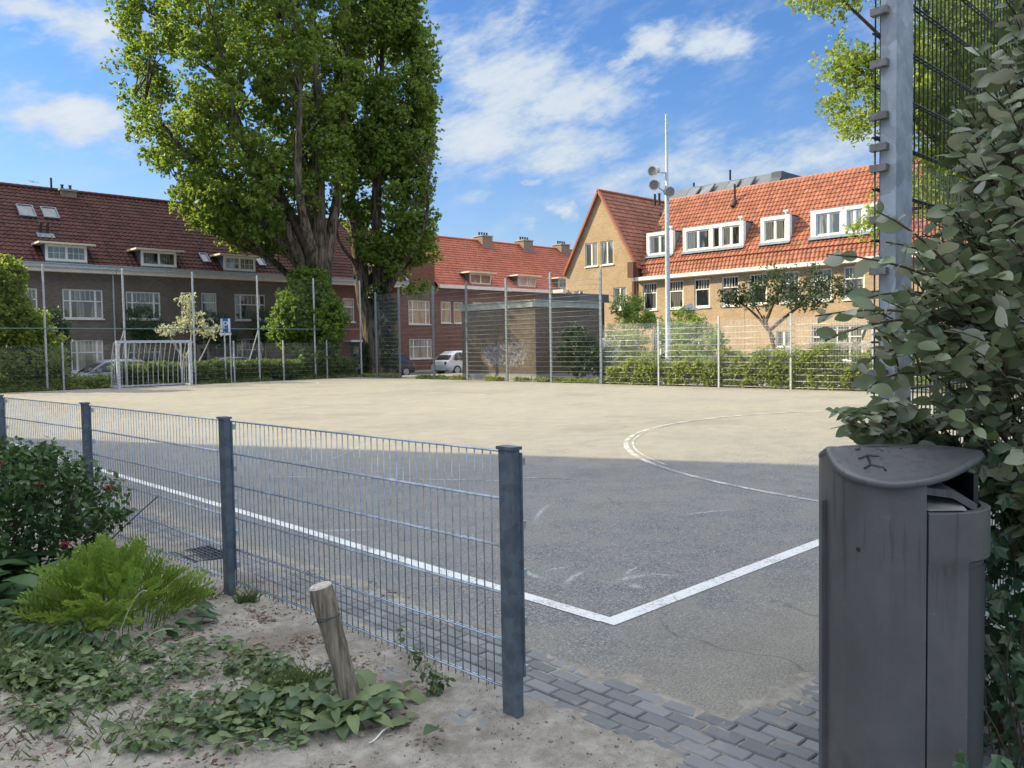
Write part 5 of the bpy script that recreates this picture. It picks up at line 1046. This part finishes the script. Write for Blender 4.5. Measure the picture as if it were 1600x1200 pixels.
shrub('shrub', 'low greyish-green shrub below the tall yellow-green one', 'shrub', [((5.6,35.5,1.1),(1.0,.5,.8),110),((6.3,35.6,.9),(.7,.5,.6),70),((4.2,35.5,1.0),(.9,.5,.8),80),((6.6,36.2,1.9),(.55,.5,.8),45)], .13, f_cover, CL4, 12, at=(6,35.6,0))
shrub('shrub', 'dark green shrub between the yellow-green shrub and the silver car', 'shrub', [((7.0,37.2,2.5),(.6,.5,.9),80),((6.9,37.2,1.2),(.6,.5,.8),60)], .14, f_grey, CL4, 13, at=(7.0,37.2,0))
ST = [((12.3,36,-.1),(12.35,36,1.3),.075,(12.25,36,.6)),((12.3,36,1.2),(11.6,36,2.3),.05,(11.8,36,1.6)),((12.3,36,1.2),(12.4,36.1,4.0),.05,(12.9,36,2.4)),((11.9,36,1.7),(11.2,36,2.6),.03),((12.7,36,2.1),(13.4,36,2.7),.03),((12.3,35.9,.2),(13.5,35.9,2.2),.06,(12.9,35.9,.9))]
shrub('young_tree', 'small forked young tree with whitish new leaves behind the goal', 'tree', [((12.4,36,3.7),(.35,.4,.7),17),((12.7,36,2.9),(.7,.5,.5),20),((13.5,36,2.5),(.5,.4,.25),10),((11.6,36,2.5),(.7,.4,.2),10),((12.0,36,2.8),(.4,.4,.3),7)], .11, f_pale, CL4, 9, at=(12.3,36,0), stems=ST, bark=simple('pale_bark',(.36,.33,.28),.9,var=.2), leafname='crown')
def hedge(label, u0, u1, v0, v1, h, fm, seed):
    t = thing('hedge', label, 'hedge', ((u0+u1)/2, (v0+v1)/2, 0)); g = G(); n = int((u1-u0)*95); P = []
    for _ in range(n):
        u = rng.uniform(u0, u1); hh = h*(1+.12*hnoise(u, seed, .7)+.08*hnoise(u, seed, 2.5)); q = rng.random()
        P.append((u, v0+.08*rng.normal(), rng.uniform(.05, hh)) if q < .5 else (u, rng.uniform(v0, v1), hh+.05*rng.normal()))
    leafcloud(g, np.array(P), .16, 11, .13, CL4, .5, .4); g.build('foliage', fm, t)
    g = G(); us = np.linspace(u0+.08, u1-.08, 40); V = []
    for u in us:
        hh = h*(1+.12*hnoise(u, seed, .7)); V.append([(u,v0+.12,-.02),(u,v0+.10,hh*.6),(u,v0+.18,hh-.08),(u,v1-.18,hh-.08),(u,v1-.1,-.02)])
    V = np.array(V); g.grid(V); g.add(np.concatenate([V[0],V[-1]]), [(0,1,2,3,4),(5,6,7,8,9)]); g.build('branches', m_twig, t); return t
hedge('long clipped green hedge running behind the goal to the poplars', 8.9, 21.2, 35.2, 36.2, .84, f_hedge, 4); hedge('low ragged hedge left of the goal', 3.0, 8.7, 35.3, 35.9, .36, f_cover, 9)
for (u, zc, w, lab) in ((13.2,3.2,.95,'loose dark front-garden tree screening the downpipe, left of the terrace doors'),(17.3,3.0,.9,'loose dark front-garden tree in front of the narrow sash windows'),(20.4,3.1,.9,'loose dark front-garden tree under the right wide window')):
    shrub('garden_tree', lab, 'tree', [((u,44.0,zc),(w*1.1,.4,.9),60),((u+.6,44.1,zc-.7),(w,.4,.6),40),((u-.5,44.0,zc-.5),(w*.6,.4,.6),20)], .11, f_garden, CL4, 13, at=(u,44.0,-.15), group='front-garden trees against the terrace', sr=.04)
# right-hand side planting
t = thing('climbing_plants', 'sunlit tangle of climbing plants along the foot of the silver mesh fence', 'plants', (21.8,10,0)); g = G(); P = []
for _ in range(2100):
    v = rng.uniform(2.0, 17.5); h = (.5+.55*np.interp(v, [2,9,12.5,15.5,17.5], [1.35,1.2,.8,.5,.25]))*(1+.45*hnoise(v, 2, 1.1)+.4*hnoise(v, 5, 3)); P.append((21.05+abs(rng.normal())*.5, v, max(.04, h*rng.random()**.7)))
for _ in range(34):
    v = rng.uniform(2.5, 17.3); h = rng.uniform(.8, 1.45); P += [(21.1+.5*rng.random(), v+.07*rng.normal(), h*q) for q in (.55,.75,.9,1.0)]
leafcloud(g, np.array(P), .16, 9, .11, CL4, .5, .5); g.build('foliage', f_cover, t); g = G()
for _ in range(60):
    v = rng.uniform(2, 17.4); g.tube(bez((21.3+rng.random()*.4,v,-.02),(21.2,v+rng.normal()*.2,.4),(21.05,v+rng.normal()*.5,.6+rng.random()*.6)), .009, 4)
g.build('stems', m_twig, t); g = G(); P = np.stack([21.3+rng.random(150)*.5, rng.uniform(5.5, 10.5, 150), 1.25+.22*rng.random(150)], 1); leafcloud(g, P, .12, 9, .05, CL4, .3, .4); g.build('blossom', f_bloss, t)
t['kind'] = 'stuff'
shrub('dark_bush', 'dark green rounded bush against the right side of the brick hut', 'bush', [((22.4,20.2,1.3),(.7,.9,.9),120),((22.3,19.2,.8),(.7,.8,.7),80),((22.6,20.6,1.9),(.5,.5,.4),30)], .12, f_dark, CL4, 13)
shrub('feathery_shrub', 'feathery light green shrub between the hut bush and the light mast', 'shrub', [((24.2,18.9,1.3),(1.0,1.0,1.0),80),((24.2,18.2,.7),(.9,.9,.6),50),((24.3,19.3,2.0),(.6,.6,.5),30)], .11, f_cover, CL4, 10, rad=(.2,.45))
shrub('bushy_shrub', 'leafy light green shrub right of the light mast, around the street lamp', 'shrub', [((25.5,16.9,2.3),(.9,.9,.6),70),((25.3,16.2,1.6),(1.1,1.1,.8),90),((25.5,17.6,1.9),(.6,.6,.5),35)], .12, f_ivyb, CL4, 10, rad=(.2,.45))
shrub('small_tree', 'small open tree with crooked bare branches left of the light mast', 'tree', [((27.8,21.8,3.4),(.8,.8,.5),44),((27.8,21.2,2.8),(.9,.9,.45),46),((27.8,20.4,2.5),(.5,.5,.3),18)], .13, f_ivyb, CL4, 9, at=(27.8,22.4,0), stems=[((27.8,22.4,-.1),(27.8,21.3,2.6),.10,(27.8,22.4,1.5)),((27.8,22.2,1.2),(27.8,20.3,2.4),.05,(27.8,21.4,2)),((27.8,22.2,1.3),(27.8,22.0,3.5),.06)], leafname='crown')
D = (27.0,13.7)
shrub('dark_tree', 'low spreading dark-leaved tree in front of the yellow brick houses', 'tree', [((27,14.6,3.6),(1.0,1.7,.5),30),((27,13.0,4.0),(1.0,1.5,.5),38),((27,11.6,3.6),(.9,1.2,.4),28),((27,13.4,3.2),(1,1.6,.3),18),((27,15.6,3.4),(.6,.8,.3),18),((26.5,12.2,3.1),(.8,1.2,.3),26)], .12, f_dark, CL4, 10, at=(27,13.7,0), rad=(.2,.5), shell=.3,
    stems=[((27,13.5,-.1),(27,14.2,2.6),.14,(27,13.6,1.3)),((27,14,2),(27,15.8,3.4),.07,(27,14.7,3)),((27,14.1,2.3),(27,13.2,4.1),.08),((27,13.9,2),(27,11.4,3.6),.08,(27,12.8,2.9)),((27,13.7,1.6),(27,15.0,3.6),.06),((27,12.8,2.9),(26.6,12,4.1),.05),((27,13.6,3),(27.4,12.6,4.4),.04)], leafname='crown')
# yellow-green street tree at the right, seen through the tall mesh
WP = lambda x, y, z: arr(*W(x, y, z))
BL = [((6.35,14,5.6),(.95,.9,.85),60),((5.75,14,6.2),(.5,.5,.35),16),((7.4,14,6.2),(1.3,1.2,1.2),90),((5.5,14,7.35),(.75,.6,.35),22),((6.5,14.2,8.0),(1.3,1,.6),40),((8.2,14.3,4.6),(1.2,1.2,1.1),95),((6.3,14,3.6),(.3,.4,.4),7),((9.0,14.8,7.2),(2.0,1.6,1.6),130),((9.3,14.3,3.2),(1.4,1.2,1.0),90),((7.3,14.0,4.2),(.7,.6,.6),30),((7.9,14.6,8.4),(1.6,1,.8),60),((7.7,14.2,5.2),(1.0,.9,1.9),90),((8.2,14.4,7.0),(1.0,.9,1.2),60)]
BL = [(WP(*c), r, int(n*1.6)) for c, r, n in BL]
tb = WP(9.8,14.8,0); sx = [(tb-UPV*.1, tb+UPV*4.0, .2, tb+UPV*2)]+[(tb+UPV*(2.2+.15*i), c, .07, (tb+UPV*(2.6+.2*i)+c)/2+UPV*.5) for i, (c, r, n) in enumerate(BL)]
shrub('street_tree', 'airy yellow-green tree seen through and left of the tall mesh fence', 'tree', BL, .085, f_lime, CL4, 15, at=tuple(tb), rad=(.18,.42), shell=.2, stems=sx, leafname='crown')
# ------------------------------------------------------------------ evergreen shrub at the right edge
rng = np.random.default_rng(31)
OV = oval(6, .60, .10, .18, .92); el = thing('evergreen_shrub', 'large grey-green evergreen shrub with silvery leaf backs spilling round the tall post', 'shrub', W(2.15,2.85,0))
ZL = [.3,.7,1.12,1.18,1.24,1.29,1.35,1.42,1.47,1.54,1.60,1.66,1.72,1.80,1.93,2.12,2.34,2.66,3.2]; XL = [1.68,1.68,1.62,1.26,1.22,1.26,1.46,1.50,1.32,1.20,1.18,1.22,1.32,1.41,1.46,1.53,1.59,1.67,1.77]
xb = lambda z: np.interp(z, ZL, XL)
tw, O, DD, NN, SS = G(Wn), [], [], [], []
def twig(p0, p1, n, sz, r=.0028):
    p0, p1 = arr(*p0), arr(*p1); L = np.linalg.norm(p1-p0); m_ = (p0+p1)/2+arr(rng.normal()*.1, rng.normal()*.1, .12)*L; P = bez(p0, m_, p1, 8); tw.tube(P, np.linspace(r*1.5, r*.6, 8), 5)
    for i in range(n):
        t = .15+.87*i/n; k_ = min(6.999, max(0, t*7)); j = int(k_); q = P[j]+(P[j+1]-P[j])*(k_-j); d = unit(P[j+1]-P[j]); s = unit(np.cross(d, (0.1,.2,1)))*(1 if i % 2 else -1)
        ld = unit(d*.55+s*.9+arr(*rng.normal(size=3))*.42+arr(0,-.1,-.05)); O.append(q); DD.append(ld); NN.append(arr(-.1,-.6,.7)+rng.normal(size=3)*.7); SS.append(sz*rng.uniform(.5,1.35))
for _ in range(600):
    z = rng.uniform(.95, 3.1); x0 = xb(z)+rng.random()**1.4*.75; y = 2.56+.42*rng.random()+.12*(x0-1.5)
    if z < 1.28 and x0 < 1.62 and not (1.15 < z): continue
    if z < 1.3 and x0 < 1.62: y = 3.02+.1*rng.random()
    a = rng.normal(); e = arr(x0, y, z); s = e+arr(.18+.14*rng.random(), .12+.1*rng.random(), -.10-.14*rng.random())
    if s[2] < 1.22 and s[0] < 1.6 and y < 3: continue
    twig(s, e, 9, .066)
for s, e in (((1.62,2.85,1.62),(1.02,2.66,1.80)),((1.6,2.85,1.55),(.97,2.62,1.60)),((1.6,2.85,1.58),(1.03,2.7,1.52)),((1.55,2.9,1.5),(1.12,2.68,1.42)),((1.62,2.85,1.6),(1.16,2.62,1.93)),((1.6,2.9,1.72),(1.23,2.7,1.84)),((1.5,2.9,1.4),(1.2,2.75,1.36)),((1.45,3.0,1.2),(1.17,3.0,1.26)),((1.55,2.95,1.66),(1.18,2.75,1.66)),((1.6,2.8,1.5),(1.28,2.6,1.50)),((1.6,2.8,1.66),(1.3,2.6,1.72))): twig(s, e, 15, .070, .0042)
for _ in range(190):                          # the darker interior
    z = rng.uniform(1.0, 3.0); x0 = xb(z)+.25+rng.random()*.8; e = arr(max(x0, 1.68 if z < 1.3 else 0), 2.95+.25*rng.random(), z); twig(e+arr(.2,.1,-.2), e, 9, .068)
for _ in range(70):
    e = arr(1.64+rng.random()*.4, 2.55+.4*rng.random(), rng.uniform(.75,1.2)); twig(e+arr(.2,.15,-.1), e, 8, .062)
O, DD, NN = np.array(O), np.array(DD), np.array(NN); X = np.cross(DD, NN); X /= np.linalg.norm(X, axis=1)[:, None]; Z = np.cross(X, DD)
g = G(Wn); g.inst(OV, O, X, DD, Z, np.array(SS)); g.build('leaves', f_eleag, el, smooth=True)
for a, b in (((2.2,2.95,0),(1.75,2.9,2.2)),((2.15,2.9,0),(2.1,2.85,3.0)),((2.1,2.95,0),(1.6,2.9,1.55)),((2.2,2.9,0),(1.9,2.8,2.7)),((2.1,2.9,.4),(1.55,2.92,1.35))): tw.tube(bez(a, (arr(*a)+arr(*b))/2+arr(.15,.05,.2), b, 9), np.linspace(.02,.005,9), 7)
tw.build('stems', m_twig, el, smooth=True)
# ivy below it
iv = thing('ivy', 'dark green ivy growing low between the litter bin and the picture edge', 'ivy', W(1.75,2.7,0)); n = 2700
P = np.stack([1.60+rng.random(n)**.8*.6, 2.5+.5*rng.random(n), (.02+1.12*rng.random(n))], 1); P[600:,1] += .22; P[600:,0] = 1.50+1.1*rng.random(n-600); P[1500:,1] += .22; Q = np.stack([rng.uniform(1.24,1.60,46), rng.uniform(2.27,2.36,46), rng.uniform(.02,.34,46)], 1); P = np.concatenate([P, Q]); n = len(P)
Z = arr(-.25,-.9,.45)+rng.normal(size=(n,3))*.4; Z /= np.linalg.norm(Z, axis=1)[:, None]; R = rng.normal(size=(n,3))*.5+arr(0,0,-1); X = np.cross(R, Z); X /= np.linalg.norm(X, axis=1)[:, None]
g = G(Wn); g.inst(ivyT(), P, X, np.cross(Z, X), Z, rng.uniform(.045,.095,n)); g.build('leaves', f_ivy, iv); g = G(Wn)
for _ in range(26): a = arr(1.62+rng.random()*.4, 2.6+rng.random()*.3, 0); g.tube(bez(a, a+arr(rng.normal()*.1,0,.4), a+arr(rng.normal()*.2,-.08,.5+rng.random()*.5)), .003, 4)
g.build('stems', m_twig, iv)
# ------------------------------------------------------------------ plants of the foreground bed
def stand(g, T, pts, dirs, nrm, S):
    O, D_, N_ = map(np.asarray, (pts, dirs, nrm)); D_ = D_/np.linalg.norm(D_, axis=1)[:, None]; X = np.cross(D_, N_); X /= np.linalg.norm(X, axis=1)[:, None]+1e-9; g.inst(T, O, X, D_, np.cross(X, D_), np.asarray(S))
def sz(x, y): u, v, _ = W(x, y); return max(-.01, soil_h(u, v))
rb = thing('rose_bush', 'dense dark green rose bush with a few faded red flowers at the left edge', 'rose bush', W(-3.3,5.35,0)); g = G(Wn); st = G(Wn)
for (c, r, n) in (((-3.35,5.35,.55),(.55,.5,.42),260),((-2.95,5.4,.5),(.35,.35,.3),110),((-3.1,5.2,.75),(.3,.3,.18),60),((-3.7,5.4,.6),(.5,.5,.45),140)):
    leafcloud(g, ellipsoid_pts(c, r, n, .5), .09, 12, .045, oval(3,.6,.12,.2), .6, .5)
g.build('leaves', f_rose, rb, smooth=True)
for _ in range(40): a = rng.normal()*.15; p = arr(-3.3+a, 5.35+rng.normal()*.12, 0); st.tube(bez(p, p+arr(a,0,.3), p+arr(a*1.6+rng.normal()*.12, rng.normal()*.12, .45+.35*rng.random())), .004, 4)
st.build('stems', m_twig, rb); m_red = simple('faded_red_petals', (.22,.045,.035), .7, var=.3, scale=30)
for q in ((-2.60,5.22,.66),(-3.27,4.98,.90),(-3.12,4.95,.86),(-2.92,5.0,.72),(-2.82,5.1,.33)):
    g = G(Wn); pp = arr(*q)+rng.normal(size=(14,3))*.006; leafcloud(g, pp, .009, 2, .026, oval(2,.8,.3,.3), .6, .8); g.build('flower', m_red, rb)
cf = thing('broad_leaved_plant', 'clump of broad arching dark green leaves below the rose bush', 'plant', W(-3.0,4.95,0)); g = G(Wn); LBm = oval(6,.42,.16,.45,.8,.012); P, D_, Nn, S = [], [], [], []
for _ in range(190):
    a = rng.random()*2*PI; c = (-3.05+rng.normal()*.33, 4.95+rng.normal()*.2); e = rng.uniform(.0,.6); P.append((c[0], c[1], sz(*c)+rng.random()*.2)); D_.append((math.cos(a), math.sin(a), e)); Nn.append((0,-.2,1)); S.append(rng.uniform(.13,.26))
stand(g, LBm, P, D_, Nn, S); tag(g.build('leaves', f_broad, cf, smooth=True), '', '') if False else g.build('leaves', f_broad, cf, smooth=True)

tn = thing('feathery_plant', 'bright yellow-green clump of feathery fern-like leaves on the sandy bed', 'plant', W(-2.25,4.42,0)); g = G(Wn); FT = frondT(7); P, D_, Nn, S = [], [], [], []
for _ in range(210):
    a = rng.random()*2*PI; r = rng.random()**.6; c = (-2.22+.36*r*math.cos(a), 4.48+.30*r*math.sin(a)); h = .30*(1-.75*r*r)*rng.random()**.5; P.append((c[0], c[1], sz(*c)+h)); t_ = .9-.7*r
    D_.append((math.cos(a)*(1-t_)+rng.normal()*.25, math.sin(a)*(1-t_)+rng.normal()*.25, .35+t_)); Nn.append((-.3*math.cos(a)+rng.normal()*.3, -.3-.3*math.sin(a), .8)); S.append(rng.uniform(.15,.25))
stand(g, FT, P, D_, Nn, S); g.build('fronds', f_tansy, tn); g = G(Wn)
for p in P[:160]: g.tube([(p[0]*.9-.222, p[1]*.9+.448, sz(p[0],p[1])-.01), p], .0025, 4)
g.build('stalks', f_tansy, tn); g = G(Wn)
P, D_, Nn, S = [], [], [], []
for _ in range(60):
    a = rng.uniform(-2.6,.7); c = (-2.2+.45*math.cos(a), 4.4+.36*math.sin(a)); P.append((c[0], c[1], sz(*c)+.02+.08*rng.random())); D_.append((math.cos(a),math.sin(a),rng.uniform(-.1,.5))); Nn.append((0,-.2,1)); S.append(rng.uniform(.07,.13))
stand(g, LBm, P, D_, Nn, S); g.build('lower_leaves', f_broad, tn, smooth=True)
dk = thing('dock_plant', 'clump of dock leaves around the foot of the leaning wooden stake', 'plant', W(-.70,3.3,0)); g = G(Wn); P, D_, Nn, S = [], [], [], []
for _ in range(120):
    c = (-.72+rng.normal()*.13, 3.31+rng.normal()*.10); a = rng.random()*2*PI; P.append((c[0], c[1], sz(*c)+.01+.07*rng.random())); D_.append((math.cos(a), math.sin(a), rng.uniform(-.15,.8))); Nn.append((0,-.3,1)); S.append(rng.uniform(.06,.125))
stand(g, oval(6,.52,.14,.4,.75,.02), P, D_, Nn, S); g.build('leaves', f_weed, dk, smooth=True)
# creeping weeds, grass and litter of the bed
POLY = [(-3.9,6.1),(-2.75,5.0),(-1.95,4.35),(-1.35,4.1),(-.95,3.72),(-.55,3.36),(-.62,3.14),(-1.0,2.92),(-1.6,2.95),(-2.3,3.35),(-3.4,4.2)]
def inside(x, y):
    c = False; j = len(POLY)-1
    for i in range(len(POLY)):
        (xi, yi), (xj, yj) = POLY[i], POLY[j]
        if (yi > y) != (yj > y) and x < (xj-xi)*(y-yi)/(yj-yi)+xi: c = not c
        j = i
    return c
g = G(Wn); P, D_, Nn, S = [], [], [], []
while len(P) < 4400:
    x, y = rng.uniform(-3.9,-.5), rng.uniform(2.85,6.1)
    if not inside(x, y): continue
    d = noise.noise(Vector((x*2.3, y*2.3, 7)))+.5*noise.noise(Vector((x*6, y*6, 2)))
    if d < rng.uniform(-.25,.25): continue
    a = rng.random()*2*PI; P.append((x, y, sz(x,y)+.004+.035*rng.random()*(1+d))); D_.append((math.cos(a), math.sin(a), rng.uniform(-.1,.55))); Nn.append((rng.normal()*.6, rng.normal()*.6, 1)); S.append(rng.uniform(.018,.07)*(1.25 if d > .3 else .9))
kk = len(P)//2; stand(g, oval(5,.46,.2,.5,.62,.03), P[:kk], D_[:kk], Nn[:kk], [q*1.15 for q in S[:kk]]); stand(g, oval(4,.62,.16,.25,.85,.025), P[kk:], D_[kk:], Nn[kk:], S[kk:]); stuff(g.build('ground_cover', f_weed, at=W(-2,4,0), smooth=True), 'patchy creeping dock weeds over the sandy bed', 'weeds')
blade = (arr((-.045,0,0),(.045,0,0),(.035,.5,.02),(-.035,.5,.02),(0,1,-.12)), [(0,1,2,3)], [(3,2,4)])
g = G(Wn); P, D_, Nn, S = [], [], [], []
for (cx, cy, r, n, h) in ((-2.35,3.75,.42,950,.10),(-1.0,3.62,.16,420,.085),(-1.55,3.15,.5,240,.07),(-1.95,4.98,.1,90,.09),(-1.62,4.86,.05,90,.11),(-2.9,4.4,.4,350,.1),(-2.9,3.9,.4,300,.1)):
    for _ in range(n):
        x, y = cx+rng.normal()*r*.6, cy+rng.normal()*r*.4; a = rng.random()*2*PI; P.append((x, y, sz(x,y)-.004)); D_.append((math.cos(a)*.5, math.sin(a)*.5, rng.uniform(.25,1))); Nn.append((math.sin(a), -math.cos(a), .3)); S.append(h*rng.uniform(.5,1.2))
stand(g, blade, P, D_, Nn, S); stuff(g.build('grass', f_grass, at=W(-2,3.8,0)), 'thin grass tufts among the weeds', 'grass')
g = G(Wn); P, D_, Nn, S = [], [], [], []
fa, fb_ = W(0,0), None
for i in range(13000):
    if i < 2800: t_ = rng.random()**.8; vv = -.3+5*t_; uu = -1.22-.07*vv/4-abs(rng.normal())*.13*(1+.6*math.sin(vv*3)); a_ = uu+3.40; b_ = vv+2.80; x, y = a_*SU-b_*CU, a_*CU+b_*SU
    else: x, y = rng.uniform(-3.4,-.3), rng.uniform(2.7,5.6)
    if noise.noise(Vector((x*3.1, y*3.1, 1))) < (-.05 if i < 2800 else .06): continue
    a = rng.random()*2*PI; P.append((x, y, sz(x,y)+.003)); D_.append((math.cos(a), math.sin(a), .15*rng.normal())); Nn.append((rng.normal()*.3, rng.normal()*.3, 1)); S.append(rng.uniform(.006,.034)*(1 if rng.random() < .9 else 1.7))
stand(g, oval(2,.45,.2,.3), P, D_, Nn, S); stuff(g.build('dry_litter', f_dry, at=W(-1.5,4,0)), 'dry brown leaf litter along the foot of the low fence', 'litter')
g = G(Wn)
for (x, y, L, a, b) in ((-2.0,4.02,.26,1.1,.35),(-1.9,4.0,.2,.4,.12),(-1.85,3.55,.2,-.4,.02),(-1.35,3.25,.16,.8,.02),(-2.1,3.3,.22,.2,.02),(-1.2,3.05,.14,-.9,.02),(-1.6,3.75,.15,.5,.03),(-2.5,3.4,.25,-.2,.02),(-1.05,3.0,.12,.3,.015)): z = sz(x,y)+.01; g.tube(bez((x,y,z),(x+L*.5*math.cos(a),y+L*.5*math.sin(a),z+b*.8),(x+L*math.cos(a),y+L*math.sin(a)*.5,z+b*.7)), [.0022]*7, 4)
stuff(g.build('dry_stalks', simple('dry_stalk',(.42,.36,.27),.9), at=W(-1.8,3.6,0)), 'pale dry stalks scattered on the bed', 'stalks')
def sprout(label, x, y, z, h, n, lean):
    t = thing('weed_sprout', label, 'weed', W(x, y, 0)); g = G(Wn); g2 = G(Wn); e = arr(x+lean, y, z+h)
    for _ in range(3): P = bez((x,y,z-.01), (x+rng.normal()*.03,y,z+h*.5), e+rng.normal(size=3)*.035, 6); g2.tube(P, .0016, 4)
    c = arr(x,y,z)+(e-arr(x,y,z))*rng.random(n)[:,None]+rng.normal(size=(n,3))*.025; leafcloud(g, c, .02, 3, .028, oval(3,.55,.1,.2), .6, .4); g.build('leaves', f_weed, t, smooth=True); g2.build('stems', f_weed, t)
sprout('small green weed climbing the mesh left of the end post', -.36, 3.52, .0, .10, 34, .02); sprout('taller weed shoot threaded through the lower mesh near the end post', -.42, 3.58, .06, .20, 26, -.07); sprout('little weed at the foot of the second visible fence post', -3.42, 6.72, .0, .16, 40, .05)
# crumbs of soil and grit
g = G(Wn); n = 9000; x, y = rng.uniform(-3.9,.9,n), rng.uniform(2.6,6.2,n); keep = []
for i in range(n):
    u, v, _ = W(x[i], y[i]); keep.append(u < -.98 or v < -1.3)
keep = np.array(keep); x, y = x[keep], y[keep]; z = np.array([soil_h(*W(a, b)[:2]) for a, b in zip(x, y)])
OC = (arr((1,0,0),(0,1,0),(-1,0,0),(0,-1,0),(0,0,.8),(0,0,-.8)), [], [(0,1,4),(1,2,4),(2,3,4),(3,0,4),(1,0,5),(2,1,5),(3,2,5),(0,3,5)])
X, Y, Z = frames(len(x)); g.inst(OC, np.stack([x, y, z+.001], 1), X, Y, Z, rng.gamma(1.6, .0017, len(x))+.001)
m_crumb = foliage('soil_crumbs', (.13,.11,.09), (.34,.30,.25), 0, rough=.95, spec=.1); stuff(g.build('soil_crumbs', m_crumb, at=W(-1,3.5,0)), 'loose crumbs of sandy soil and grit in the foreground', 'soil crumbs')
# grass and weeds along the far edges of the pitch
g = G(); n = 1500; P = np.concatenate([np.stack([21.15+.2*rng.random(n), rng.uniform(17,34.5,n), 0*np.zeros(n)], 1), np.stack([rng.uniform(2,21.2,n), 34.9+.3*rng.random(n), np.zeros(n)], 1)])
k_ = np.array([hnoise(p[0]+p[1], 1, 1.3) for p in P]) > -.12; leafcloud(g, P[k_]+arr(0,0,.06), .12, 4, .10, CL4, .4, .4, .3); stuff(g.build('verge_weeds', f_cover, at=(21.2,30,0)), 'straggling weeds along the far edges of the court', 'weeds')
